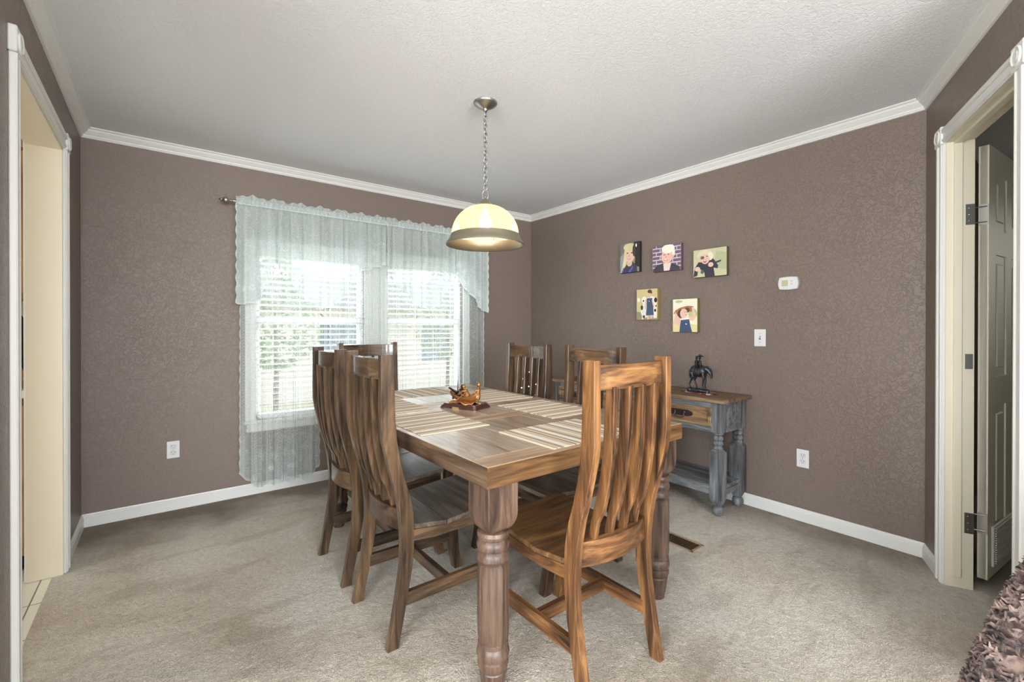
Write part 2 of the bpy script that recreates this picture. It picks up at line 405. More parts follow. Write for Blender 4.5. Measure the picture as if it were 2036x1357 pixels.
# ------------------------------------------------------------------ cased opening to kitchen (door_1)
CW = .065
def casing_profile_box(bm, x0, x1, z0, z1, horiz, ysurf, sgn):
    """flat casing with two raised beads; lies in x/z, thickness along y from ysurf"""
    f = lambda a, b: (min(a, b), max(a, b))
    y0, y1 = f(ysurf, ysurf+sgn*.013); box(bm, x0, x1, y0, y1, z0, z1, bev=.002)
    y0, y1 = f(ysurf, ysurf+sgn*.019)
    if horiz:
        box(bm, x0, x1, y0, y1, z1-.022, z1, bev=.004); box(bm, x0, x1, y0, y1, z0+.006, z0+.016, bev=.003)
    else:
        box(bm, x0, x0+.022, y0, y1, z0, z1, bev=.004) if horiz is False else None
        box(bm, x1-.016, x1-.006, y0, y1, z0, z1, bev=.003)
def rosette(bm, cx, cz, ysurf, sgn, w=.084):
    a, b = sorted((ysurf, ysurf+sgn*.022)); box(bm, cx-w/2, cx+w/2, a, b, cz-w/2, cz+w/2, bev=.003)
    g0 = len(bm.verts)
    lathe(bm, [(.0001, ysurf+sgn*.026), (.012, ysurf+sgn*.0265), (.018, ysurf+sgn*.023), (.026, ysurf+sgn*.0235), (.030, ysurf+sgn*.027), (.034, ysurf+sgn*.0215)], (cx, 0, cz), 24, axis='Y', cap=False)
d1 = bpy.data.objects.new('door_1', None); COL.objects.link(d1); struct(d1, 'white cased opening to the kitchen'); d1.location = (-L1, 0, 0); d1.rotation_euler.z = pi/2
# local: x = world y ; y = -(world x + L1)  -> room side is local -y
def casing_v(bm, xin, side, z1, sgn=-1, z0=0):
    # xin: opening edge; side -1 => casing extends to smaller x
    a, b = sorted((xin, xin+side*CW))
    y = lambda t: sorted((0, sgn*t))
    box(bm, a, b, *y(.013), z0, z1, bev=.002)
    oa, ob = sorted((xin+side*(CW+.0008), xin+side*(CW-.022))); box(bm, oa, ob, *sorted((-sgn*.0008, sgn*.020)), z0, z1-.001, bev=.004)
    oa, ob = sorted((xin+side*.006, xin+side*.017)); box(bm, oa, ob, *sorted((sgn*.002, sgn*.018)), z0+.001, z1-.001, bev=.003)
def casing_h(bm, x0, x1, z, sgn=-1):
    y = lambda t: sorted((0, sgn*t))
    box(bm, x0, x1, *y(.013), z, z+CW, bev=.002)
    box(bm, x0+.001, x1-.001, *sorted((-sgn*.0008, sgn*.020)), z+CW-.022, z+CW+.0008, bev=.004); box(bm, x0+.001, x1-.001, *sorted((sgn*.002, sgn*.018)), z+.006, z+.017, bev=.003)
for nm_, args in (('casing', None),):
    bm = bmesh.new(); casing_v(bm, OY0, -1, OZ); mk('casing', bm, m_trim, d1)
    bm = bmesh.new(); casing_v(bm, OY1, 1, OZ); mk('casing', bm, m_trim, d1)
    bm = bmesh.new(); casing_h(bm, OY0, OY1, OZ); mk('casing', bm, m_trim, d1)
for cx in (OY0-.0375, OY1+.0375):
    bm = bmesh.new(); rosette(bm, cx, OZ+.037, 0, -1); mk('corner_block', bm, m_trim, d1)
bm = bmesh.new()
box(bm, OY0-.001, OY0+.012, -.001, T+.004, 0, OZ); box(bm, OY1-.012, OY1+.001, -.001, T+.004, 0, OZ); box(bm, OY0, OY1, -.001, T+.004, OZ-.012, OZ+.001)
mk('jamb', bm, m_cream, d1)
bm = bmesh.new(); y_ = T
for a, b in ((OY0-.05, OY0+.004), (OY1-.004, OY1+.05)): box(bm, a, b, T, T+.013, 0, OZ+.05, bev=.002)
box(bm, OY0-.05, OY1+.05, T, T+.013, OZ, OZ+.05, bev=.002)
mk('kitchen_side_casing', bm, m_trim, d1)

# ------------------------------------------------------------------ angled door (door_2); parts in wall-local frame
d2 = bpy.data.objects.new('door_2', None); COL.objects.link(d2); struct(d2, 'white six panel door standing open in its cased frame'); d2.matrix_world = W3M
def m3(name, bm, mats, parent=d2, **k):
    bmesh.ops.recalc_face_normals(bm, faces=bm.faces); return mk(name, bm, mats, parent, **k)
bm = bmesh.new(); casing_v(bm, S0, -1, DZ); m3('casing', bm, m_trim)
bm = bmesh.new(); casing_v(bm, S1, 1, DZ); m3('casing', bm, m_trim)
bm = bmesh.new(); casing_h(bm, S0, S1, DZ); m3('casing', bm, m_trim)
for cx in (S0-.0375, S1+.0375):
    bm = bmesh.new(); rosette(bm, cx, DZ+.037, 0, -1); m3('corner_block', bm, m_trim)
bm = bmesh.new()
box(bm, S0-.012, S0+.002, 0, .100, 0, DZ); box(bm, S1-.002, S1+.012, 0, .100, 0, DZ); box(bm, S0-.012, S1+.012, 0, .100, DZ-.002, DZ+.012)
m3('jamb', bm, m_cream)
bm = bmesh.new()
box(bm, S0+.001, S0+.014, .026, .056, .05, DZ, bev=.002); box(bm, S1-.014, S1-.001, .026, .056, .03, DZ, bev=.002); box(bm, S0, S1, .026, .056, DZ-.014, DZ-.001, bev=.002)
m3('door_stop', bm, m_cream)
# the leaf: world hinge corner B, direction Ld
def leaf_frame():
    B = Vector((-.179, -3.485, .05)); Ld = Vector((.9934, -.1147, 0)); Nd = Vector((-.1147, -.9934, 0))   # Nd: camera-facing side
    Mw = Matrix(((Ld.x, Nd.x, 0, B.x), (Ld.y, Nd.y, 0, B.y), (0,0,1,B.z), (0,0,0,1)))
    return Mw
LM = leaf_frame()
bm = bmesh.new()
LW, LH, LT = .66, 2.02, .035
# slab with six sunk panels on both faces: stiles and rails + panels
box(bm, 0, LW, -LT+.006, -.006, 0, LH)
st = .105
def rail(x0, x1, z0, z1): box(bm, x0, x1, -LT, 0, z0, z1)
rail(0, st, 0, LH); rail(LW-st, LW, 0, LH); rail(LW/2-.045, LW/2+.045, 0, LH)
for a, b in ((0, .20), (.80, .94), (1.52, 1.64), (1.90, LH)):
    rail(st, LW/2-.045, a, b); rail(LW/2+.045, LW-st, a, b)
for xa, xb in ((st, LW/2-.045), (LW/2+.045, LW-st)):
    for za, zb in ((.20, .80), (.94, 1.52), (1.64, 1.90)):
        box(bm, xa+.035, xb-.035, -LT+.001, -.001, za+.04, zb-.04, bev=.005)
bmesh.ops.recalc_face_normals(bm, faces=bm.faces)
leaf = mk('door_leaf', bm, m_door, d2)
leaf.matrix_parent_inverse = W3M.inverted(); leaf.matrix_world = LM
def onleaf(name, bm, mats, **k):
    bmesh.ops.recalc_face_normals(bm, faces=bm.faces); o = mk(name, bm, mats, leaf, **k); return o
for hz in (.26, 1.70):
    bm = bmesh.new()
    # leaf plate on the door edge (edge plane x=0), knuckle, jamb plate
    box(bm, -.0025, .0, -LT+.003, 0, hz-.048, hz+.048)
    lathe(bm, [(.0075, hz-.052), (.0075, hz-.018)], (-.012, -.050, 0), 12); lathe(bm, [(.0075, hz-.016), (.0075, hz+.018)], (-.012, -.050, 0), 12); lathe(bm, [(.0075, hz+.020), (.0075, hz+.052), (.004, hz+.056)], (-.012, -.050, 0), 12)
    tube(bm, [(-.001, -.006, hz+.036), (-.012, -.048, hz+.036)], .003, 6); tube(bm, [(-.001, -.006, hz-.036), (-.012, -.048, hz-.036)], .003, 6)
    onleaf('hinge', bm, m_nickel, smooth=True, angle=30)
for hz in (.31, 1.75):
    bm = bmesh.new(); box(bm, S0+.002, S0+.0045, .068, .099, hz-.048, hz+.048)
    for k in (-.03, 0, .03): ball(bm, (S0+.0045, .080, hz+k), .0035, .5, 1, 1, u=8, v=6)
    m3('hinge_plate', bm, m_nickel)
bm = bmesh.new(); box(bm, S0+.002, S0+.0045, .068, .095, 1.03, 1.10); m3('hinge_plate', bm, m_nickel)
bm = bmesh.new(); box(bm, .05, .47, 0, .010, .05, .24, bev=.003)
for i in range(16): 
    z = .062+i*.0108; box(bm, .07, .45, .008, .015, z, z+.0045)
onleaf('vent_grille', bm, plain('grille_paint', srgb(205,203,192), .4))
bm = bmesh.new(); lathe(bm, [(.026, 0), (.026, .006), (.010, .010), (.010, .030), (.024, .040), (.027, .055), (.018, .066), (.0001, .068)], (LW-.07, 0, .90), 20, axis='Y')
onleaf('door_knob', bm, plain('aged_bronze', (.09,.06,.04,1), .35, .9), smooth=True, angle=40)

# ------------------------------------------------------------------ windows
m_vinyl = plain('white_vinyl', srgb(235,238,240), .4)
def glass_mat():
    m, t, b = nm('window_glass'); t.nodes.remove(b)
    g = N(t, 'ShaderNodeBsdfGlossy', Roughness=.02); tr = N(t, 'ShaderNodeBsdfTransparent'); mx = N(t, 'ShaderNodeMixShader', Fac=.06)
    t.links.new(tr.outputs[0], mx.inputs[1]); t.links.new(g.outputs[0], mx.inputs[2]); t.links.new(mx.outputs[0], t.nodes['Material Output'].inputs[0]); return m
m_glass = glass_mat()
for i, (a, b) in enumerate(((WX0+.01, -1.835), (-1.65, WX1-.01))):
    w = bpy.data.objects.new('window_%d' % (i+1), None); COL.objects.link(w); struct(w, 'white %s window sash behind blinds' % ('left', 'right')[i])
    w.location = (0, .07, 0)
    bm = bmesh.new(); f = .035
    box(bm, a, a+f, -.02, .04, WZ0, WZ1); box(bm, b-f, b, -.02, .04, WZ0, WZ1); box(bm, a, b, -.02, .04, WZ0, WZ0+f); box(bm, a, b, -.02, .04, WZ1-f, WZ1)
    mk('window_frame', bm, m_vinyl, w)
    BX('meeting_rail', m_vinyl, w, a+f, b-f, -.01, .03, 1.245, 1.295)
    BX('pane', m_glass, w, a+f, b-f, .008, .012, WZ0+f, WZ1-f)
bm = bmesh.new()
for a, b in ((WX0-.06, WX0+.012), (WX1-.012, WX1+.06)): box(bm, a, b, -.018, 0.001, WZ0-.02, WZ1+.07, bev=.004)
box(bm, -1.845, -1.64, -.018, .001, WZ0, WZ1, bev=.004)
box(bm, WX0-.06, WX1+.06, -.020, .001, WZ1-.012, WZ1+.07, bev=.004)
struct(mk('trim_5', bm, m_trim), 'white window casing')
bm = bmesh.new(); box(bm, WX0-.07, WX1+.07, -.045, .06, WZ0-.012, WZ0+.010, bev=.005); box(bm, WX0-.05, WX1+.05, -.018, 0, WZ0-.075, WZ0-.012, bev=.004)
struct(mk('trim_6', bm, m_trim), 'white window sill and apron')

def blinds_mat():
    m, t, b = nm('blind_slat'); b.inputs['Base Color'].default_value = srgb(240,240,240); b.inputs['Roughness'].default_value = .45
    b.inputs['Transmission Weight'].default_value = 0
    return m
m_bl = blinds_mat()
def blind(a, b, label):
    t = thing('window_blind', label, 'blind', ((a+b)/2, .018, WZ0+.03))
    w = (b-a)/2; top = WZ1-(WZ0+.03)
    BX('headrail', m_bl, t, -w, w, -.022, .022, top-.045, top-.002, bev=.002)
    bm = bmesh.new(); n = 27
    for i in range(n):
        z = .03+i*(top-.085)/(n-1)
        g = box(bm, -w+.004, w-.004, -.024, .024, -.0013, .0013)
        for v in g:
            y, zz = v.co.y, v.co.z; an = radians(-13)
            v.co.y = y*cos(an)-zz*sin(an); v.co.z = z+y*sin(an)+zz*cos(an)
    mk('slats', bm, m_bl, t)
    BX('bottom_rail', m_bl, t, -w, w, -.024, .024, -.008, .014, bev=.003)
    bm = bmesh.new()
    for k in (-.72, -.24, .24, .72):
        for yy in (-.0245, .0245): tube(bm, [(k*w, yy, .0), (k*w, yy, top-.04)], .0011, 5)
    mk('ladder_cords', bm, m_bl, t)
blind(WX0+.02, -1.845, 'white horizontal blind on the left window beside the curtain edge')
blind(-1.64, WX1-.02, 'white horizontal blind on the right window nearest the room corner')

# ------------------------------------------------------------------ curtains
def lace_mat(name, base, motif, warm=False):
    m, t, b = nm(name); t.nodes.remove(b); out = t.nodes['Material Output']
    uv = N(t, 'ShaderNodeTexCoord'); s = N(t, 'ShaderNodeSeparateXYZ'); t.links.new(uv.outputs['UV'], s.inputs[0])
    U, V = s.outputs[0], s.outputs[1]
    def tri(x, per):   # 0..1 distance from the centre line of a repeat
        f = MathN(t, 'FRACT', MathN(t, 'DIVIDE', x, per)); return MathN(t, 'ABSOLUTE', MathN(t, 'SUBTRACT', MathN(t, 'MULTIPLY', f, 2), 1))
    nz = N(t, 'ShaderNodeTexNoise', Scale=7.0, Detail=2.0); t.links.new(uv.outputs['UV'], nz.inputs['Vector'])
    Ud = MathN(t, 'ADD', U, MathN(t, 'MULTIPLY', nz.outputs[0], .045))
    cu = MathN(t, 'MULTIPLY', tri(Ud, .11), .055)
    chev = tri(MathN(t, 'ADD', V, MathN(t, 'MULTIPLY', cu, 1.1)), .022)
    leaf_ = MathN(t, 'MULTIPLY', MathN(t, 'GREATER_THAN', chev, .45), MathN(t, 'LESS_THAN', cu, .015))
    n3 = N(t, 'ShaderNodeTexNoise', Scale=26.0, Detail=3.0, Distortion=2.2); t.links.new(uv.outputs['UV'], n3.inputs['Vector'])
    curl = MathN(t, 'LESS_THAN', MathN(t, 'ABSOLUTE', MathN(t, 'SUBTRACT', n3.outputs[0], .5)), .022)
    vo = N(t, 'ShaderNodeTexVoronoi', Scale=11.0); t.links.new(uv.outputs['UV'], vo.inputs['Vector'])
    at = N(t, 'ShaderNodeAttribute'); at.attribute_name = 'hem'
    fl = MathN(t, 'LESS_THAN', vo.outputs['Distance'], .36)
    ring = MathN(t, 'GREATER_THAN', MathN(t, 'SINE', MathN(t, 'MULTIPLY', vo.outputs['Distance'], 55)), -.35)
    petal = MathN(t, 'GREATER_THAN', n3.outputs[0], .40)
    flower = MathN(t, 'MULTIPLY', MathN(t, 'MULTIPLY', MathN(t, 'MULTIPLY', fl, ring), petal), at.outputs['Fac'])
    net = MathN(t, 'MAXIMUM', MathN(t, 'GREATER_THAN', tri(U, .009), .7), MathN(t, 'GREATER_THAN', tri(V, .009), .7))
    mot = MathN(t, 'MAXIMUM', MathN(t, 'MAXIMUM', MathN(t, 'MULTIPLY', leaf_, .55), MathN(t, 'MULTIPLY', curl, .6)), flower)
    a2 = N(t, 'ShaderNodeAttribute'); a2.attribute_name = 'edge'
    mot = MathN(t, 'MAXIMUM', mot, a2.outputs['Fac'])
    op = MathN(t, 'ADD', base, MathN(t, 'MULTIPLY', mot, motif)); op = MathN(t, 'ADD', op, MathN(t, 'MULTIPLY', net, .10)); op = MathN(t, 'ADD', op, MathN(t, 'MULTIPLY', at.outputs['Fac'], .17), clamp=True)
    tl = N(t, 'ShaderNodeBsdfTranslucent', Color=srgb(226,234,232)); df = N(t, 'ShaderNodeBsdfDiffuse', Color=srgb(222,232,230)); tr = N(t, 'ShaderNodeBsdfTransparent')
    m1 = N(t, 'ShaderNodeMixShader', Fac=.30); t.links.new(df.outputs[0], m1.inputs[1]); t.links.new(tl.outputs[0], m1.inputs[2])
    m2 = N(t, 'ShaderNodeMixShader'); t.links.new(op, m2.inputs[0]); t.links.new(tr.outputs[0], m2.inputs[1]); t.links.new(m1.outputs[0], m2.inputs[2])
    t.links.new(m2.outputs[0], out.inputs[0]); return m
m_lace = lace_mat('white_lace_net', .24, .30)
m_laceV = lace_mat('white_lace_valance', .50, .34)
def interp(pts, x):
    if x <= pts[0][0]: return pts[0][1]
    for (a, va), (b, vb) in zip(pts, pts[1:]):
        if x <= b: return va+(vb-va)*(x-a)/max(b-a, 1e-6)
    return pts[-1][1]
def sheet(x0, x1, top, bot, y0, nf, amp, full=1.6, nu=260, nv=60, seed=0, flare=0.0, hemh=.35, scal=.012, side=(1, 1)):
    """gathered cloth: top/bot functions of x, nf folds"""
    bm = bmesh.new(); uvl = bm.loops.layers.uv.new('UVMap')
    grid = []; meta = []
    for i in range(nu+1):
        u = i/nu; col_ = []
        ph = 2*pi*nf*u + 1.3*sin(2*pi*u*3+seed)+.8*sin(2*pi*u*7+seed*2)
        for j in range(nv+1):
            v = j/nv
            xb = x0+(x1-x0)*u
            xx = xb + (u-.5)*flare*v + .45*amp*sin(2*ph+.4)*(.4+.6*v)
            zt, zb = top(xb), bot(xb)
            z = zt+(zb-zt)*v
            k = .35+.65*min(1, v*3)
            y = y0 - amp*k*(sin(ph+.35*v*sin(seed+u*9)) + .3*sin(2.3*ph+seed))
            col_.append(bm.verts.new((xx, y, z)))
        grid.append(col_)
    faces = []
    hem = {}; edge = {}
    for i in range(nu):
        for j in range(nv):
            f = bm.faces.new((grid[i][j], grid[i+1][j], grid[i+1][j+1], grid[i][j+1]))
            for l, (a, b) in zip(f.loops, ((i,j), (i+1,j), (i+1,j+1), (i,j+1))):
                l[uvl].uv = ((x1-x0)*a/nu*full+seed, grid[a][b].co.z)
    return bm, grid
def cloth(name, args, mat, parent, **k):
    bm, grid = sheet(*args, **k)
    hemh = k.get('hemh', .35); nu = len(grid)-1; nv = len(grid[0])-1
    hem = []; edge = []
    idx = {}
    bm.verts.index_update()
    H_ = [0.0]*len(bm.verts); E_ = [0.0]*len(bm.verts)
    for i, c in enumerate(grid):
        zb = c[-1].co.z
        for j, v in enumerate(c):
            H_[v.index] = max(0, min(1, 1.6-(v.co.z-zb)/hemh*1.6))
            e = 1.0 if v.co.z-zb < .012 else 0.0
            du = min(i if k.get('side', (1,1))[0] else 1e9, nu-i if k.get('side', (1,1))[1] else 1e9)
            if du <= 2: e = 1.0
            E_[v.index] = e
            if du == 0:   # scalloped side edge
                v.co.x += (.010*abs(sin(v.co.z*38))-.004)*(-1 if i == 0 else 1)
    o = mk(name, bm, mat, parent, smooth=True)
    for nme, arr in (('hem', H_), ('edge', E_)):
        at = o.data.attributes.new(nme, 'FLOAT', 'POINT'); at.data.foreach_set('value', arr)
    return o
def curtain(name, label, x0, x1, nf, seed, zb=.06):
    t = thing(name, label, 'curtain', ((x0+x1)/2, -.085, zb), group=None)
    w = (x1-x0)/2
    def bot(x):
        u = (x+w)/(2*w); s = .022*abs(sin(u*pi*5.0)); c = .0
        c = .13*max(0, 1-u/.16)**1.2 + .10*max(0, 1-(1-u)/.12)**1.2
        return s*0.8+c
    cloth('panel', (-w, w, lambda x: 2.085-zb, bot, 0.0, nf, .020), m_lace, t, seed=seed, nu=int(420*w/.3*.6), nv=70, full=1.5, hemh=.42)
    return t
curtain('lace_curtain', 'sheer white lace curtain panel at left edge of the window, hanging to the baseboard', -2.755, -2.225, 5, 1.1, .058)
curtain('lace_curtain', 'sheer white lace curtain panel in the middle of the left window, behind the chairs', -2.15, -1.68, 5, 2.7, .06)
curtain('lace_curtain', 'sheer white lace curtain panel over the right window, beyond the table', -1.66, -.675, 9, 4.2, .06)
VL = [(-2.79,1.387),(-2.736,1.371),(-2.63,1.414),(-2.552,1.68),(-2.50,1.66),(-2.459,1.591),(-2.341,1.436),(-2.229,1.356),(-2.158,1.377),(-2.047,1.448),(-2.00,1.59),(-1.902,1.67),(-1.771,1.718),(-1.693,1.737)]
VR = [(-1.70,1.70),(-1.648,1.62),(-1.60,1.56),(-1.492,1.50),(-1.44,1.41),(-1.298,1.374),(-1.191,1.413),(-1.12,1.56),(-1.006,1.701),(-.923,1.578),(-.838,1.52),(-.746,1.392),(-.663,1.36)]
def valance(label, x0, x1, prof, seed, side):
    t = thing('lace_valance', label, 'valance', ((x0+x1)/2, -.125, 1.36))
    xc = (x0+x1)/2
    bot = lambda x: interp(prof, x+xc)-1.36 + .012*abs(sin((x+xc)*34))
    cloth('swag', (x0-xc, x1-xc, lambda x: 2.105-1.36, bot, 0.0, 11, .014), m_laceV, t, seed=seed, nu=360, nv=50, full=1.5, hemh=.30, side=side)
    # ruffled header and rod pocket
    cloth('header_ruffle', (x0-xc, x1-xc, lambda x: 2.148-1.36+.008*sin(x*41+seed)+.006*sin(x*97), lambda x: 2.088-1.36, .006, 26, .006), m_laceV, t, seed=seed, nu=360, nv=8, full=1.8, hemh=.001, side=(0,0))
    cloth('rod_pocket', (x0-xc, x1-xc, lambda x: 2.118-1.36, lambda x: 2.078-1.36, -.014, 34, .004), m_laceV, t, seed=seed+3, nu=360, nv=6, full=1.8, hemh=.001, side=(0,0))
valance('scalloped lace valance with a deep swag over the left half of the window', -2.785, -1.705, VL, .6, (1, 0))
valance('scalloped lace valance with a deep swag over the right half of the window', -1.70, -.66, VR, 1.9, (0, 1))
t = thing('curtain_rod', 'brushed nickel curtain rod with urn finials above the window', 'curtain rod', (-1.72, -.115, 2.10))
bm = bmesh.new(); lathe(bm, [(.008, -1.09), (.008, 1.09)], (0,0,0), 12, axis='X'); mk('rod', bm, m_nickel, t, smooth=True, angle=40)
for s in (-1, 1):
    bm = bmesh.new(); pr_ = [(.009, 1.085), (.013, 1.09), (.013, 1.097), (.008, 1.10), (.010, 1.108), (.020, 1.113), (.023, 1.125), (.019, 1.139), (.010, 1.144), (.007, 1.150), (.009, 1.156), (.004, 1.163), (.0001, 1.166)]
    lathe(bm, [(r, s*z) for r, z in pr_], (0,0,0), 20, axis='X'); mk('finial', bm, m_nickel, t, smooth=True, angle=50)
    bm = bmesh.new(); box(bm, s*1.03-.006, s*1.03+.006, 0, .112, -.008, .002); box(bm, s*1.03-.012, s*1.03+.012, .108, .114, -.035, .03, bev=.002)
    tube(bm, [(s*1.03, 0, -.012), (s*1.03-.0, -.008, -.008)], .008, 8); mk('bracket', bm, m_nickel, t)

# ------------------------------------------------------------------ outside the window
bm = bmesh.new(); box(bm, -14, 12, .6, 24, -.75, -.7)
m, tt_, b_ = nm('dry_lawn'); g_ = N(tt_, 'ShaderNodeNewGeometry'); n_1 = N(tt_, 'ShaderNodeTexNoise', Scale=1.5, Detail=6.0); tt_.links.new(g_.outputs['Position'], n_1.inputs['Vector'])
tt_.links.new(ramp(tt_, n_1.outputs[0], [(.3, srgb(150,146,104)), (.7, srgb(196,186,150))]), b_.inputs['Base Color'])
struct(mk('ground', bm, m), 'dry lawn outside the window')
m_sid = plain('pale_siding', srgb(206,200,190), .8)
nb = thing('neighbor_house', 'pale sided neighbouring house seen through the window blinds', 'house', (1.8, 9.0, -.7))
bm = bmesh.new(); box(bm, -3.4, 3.6, 0, 4, 0, 2.5)
for i in range(16): box(bm, -3.42, 3.62, -.02, 0, i*.155, i*.155+.145, bev=.01)
mk('siding', bm, m_sid, nb)
bm = bmesh.new(); prism(bm, [(-.5, 2.45), (4.5, 2.45), (2.0, 3.5)], 'X', -3.8, 4.0); mk('roof', bm, plain('grey_shingle', srgb(120,116,112), .9), nb)
for xx in (-1.6, 1.4):
    bm = bmesh.new(); box(bm, xx, xx+1.0, -.05, .0, .9, 2.0); mk('window', bm, plain('dark_glass', srgb(90,110,125), .1), nb)
def shrub(name, label, loc, r, h, col, seed):
    random.seed(seed); t = thing(name, label, 'tree', loc)
    bm = bmesh.new(); tube(bm, [(0,0,-.02), (.03,0,h*.35), (.0,.02,h*.7)], [.06,.045,.02], 8); mk('trunk', bm, plain('bark_'+name+str(seed), srgb(92,78,64), .9), t)
    bm = bmesh.new()
    for i in range(900):
        a = random.uniform(0, 2*pi); q = random.uniform(-1, 1); rr = r*random.uniform(.45, 1)
        p = Vector((rr*cos(a)*math.sqrt(1-q*q), rr*sin(a)*math.sqrt(1-q*q), h*.68+q*h*.34))
        d = Vector((random.uniform(-1,1), random.uniform(-1,1), random.uniform(-1,1))).normalized()*.09; e = d.cross(Vector((random.uniform(-1,1), random.uniform(-1,1), 1))).normalized()*.04
        bm.faces.new([bm.verts.new(p-d), bm.verts.new(p+e), bm.verts.new(p+d), bm.verts.new(p-e)])
    mk('foliage', bm, plain('leaf_'+str(seed), col, .7), t)
shrub('yard_tree', 'leafy green tree seen through the left window blind', (-1.4, 6.2, -.7), 1.0, 3.2, srgb(120,140,96), 3)
shrub('yard_tree', 'leafy green tree seen through the right window blind', (2.9, 6.9, -.7), 1.1, 3.4, srgb(134,146,104), 4)

# ------------------------------------------------------------------ kitchen sliver beyond the opening
kb = thing('base_cabinet', 'oak kitchen base cabinet seen through the cased opening', 'cabinet', (-4.2, -.30, 0))
BX('body', w_oak, kb, -.50, .49, -.24, .28, .09, .87, bev=.002); BX('toe_kick', m_black, kb, -.49, .45, -.18, .28, 0, .09)
for x0_, x1_ in ((-.48, -.01), (.01, .47)): BX('door', w_oak, kb, x0_, x1_, -.262, -.24, .13, .84, bev=.004)
tag(BX('countertop', plain('white_laminate', srgb(236,232,222), .3), None, -4.75, -3.705, -.60, -.02, .875, .915, bev=.006), 'pale laminate kitchen countertop on the oak base cabinet', 'countertop')
ku = thing('wall_cabinet', 'oak kitchen wall cabinet high above the countertop', 'cabinet', (-4.2, -.30, 1.37))
BX('body', w_oak, ku, -.50, .49, -.16, .30, 0, .76, bev=.002)
for x0_, x1_ in ((-.48, -.01), (.01, .47)): BX('door', w_oak, ku, x0_, x1_, -.18, -.16, .02, .74, bev=.004)
bm = bmesh.new(); lathe(bm, [(.055,0), (.058,.01), (.058,.20), (.045,.24), (.02,.28), (.018,.34), (.0001,.345)], seg=24)
tag(mk('glass_bottle', bm, plain('dark_green_glass', srgb(30,58,52), .15), loc=(-3.79, -.42, .955+.06), smooth=True, angle=40), 'tall dark green bottle standing on the wicker box', 'bottle')
tag(BX('storage_box', wood('wicker', srgb(110,70,30), srgb(160,112,60), srgb(190,150,90), 'Y', 3), None, -3.92, -3.715, -.50, -.34, .916, 1.012, bev=.005), 'brown wicker box on the kitchen countertop', 'box')

# ------------------------------------------------------------------ dining table
TX0, TX1, TY0, TY1, TZ = -2.412, -1.347, -2.643, -.86, .79
tcx, tcy = (TX0+TX1)/2, (TY0+TY1)/2
tb = thing('dining_table', 'large rectangular pine dining table with chunky turned legs', 'table', (tcx, tcy, 0))
hx, hy = (TX1-TX0)/2, (TY1-TY0)/2
bm = bmesh.new()
z0, z1 = TZ-.034, TZ
def plank(x0, x1, y0, y1, mi): box(bm, x0+.0003, x1-.0003, y0+.0003, y1-.0003, z0, z1, bev=.0016, mi=mi)
BB = .098
plank(-hx, hx, -hy, -hy+BB, 1); plank(-hx, hx, hy-BB, hy, 1)
bands = [(-2.045-tcy, -1.945-tcy), (-1.56-tcy, -1.46-tcy)]
for a, b_2 in bands: plank(-hx+.0, hx-.0, a, b_2, 1)
ys = [-hy+BB, bands[0][0], bands[0][1], bands[1][0], bands[1][1], hy-BB]
for k in range(0, 6, 2):
    nb_ = 7; off = (0, .03, -.02)[k//2]
    xs = [-hx]+[-hx+2*hx*(i/nb_)+(off if 0 < i < nb_ else 0) for i in range(1, nb_)]+[hx]
    for a, b_2 in zip(xs, xs[1:]): plank(a, b_2, ys[k], ys[k+1], 0)
mk('tabletop', bm, [wt_y, wt_x], tb)
bm = bmesh.new(); RZ0 = TZ-.068; q = .045
box(bm, -hx, hx, -hy, -hy+q, RZ0, z0, mi=0); box(bm, -hx, hx, hy-q, hy, RZ0, z0, mi=0)
box(bm, -hx, -hx+q, -hy+q, hy-q, RZ0, z0, mi=1); box(bm, hx-q, hx, -hy+q, hy-q, RZ0, z0, mi=1)
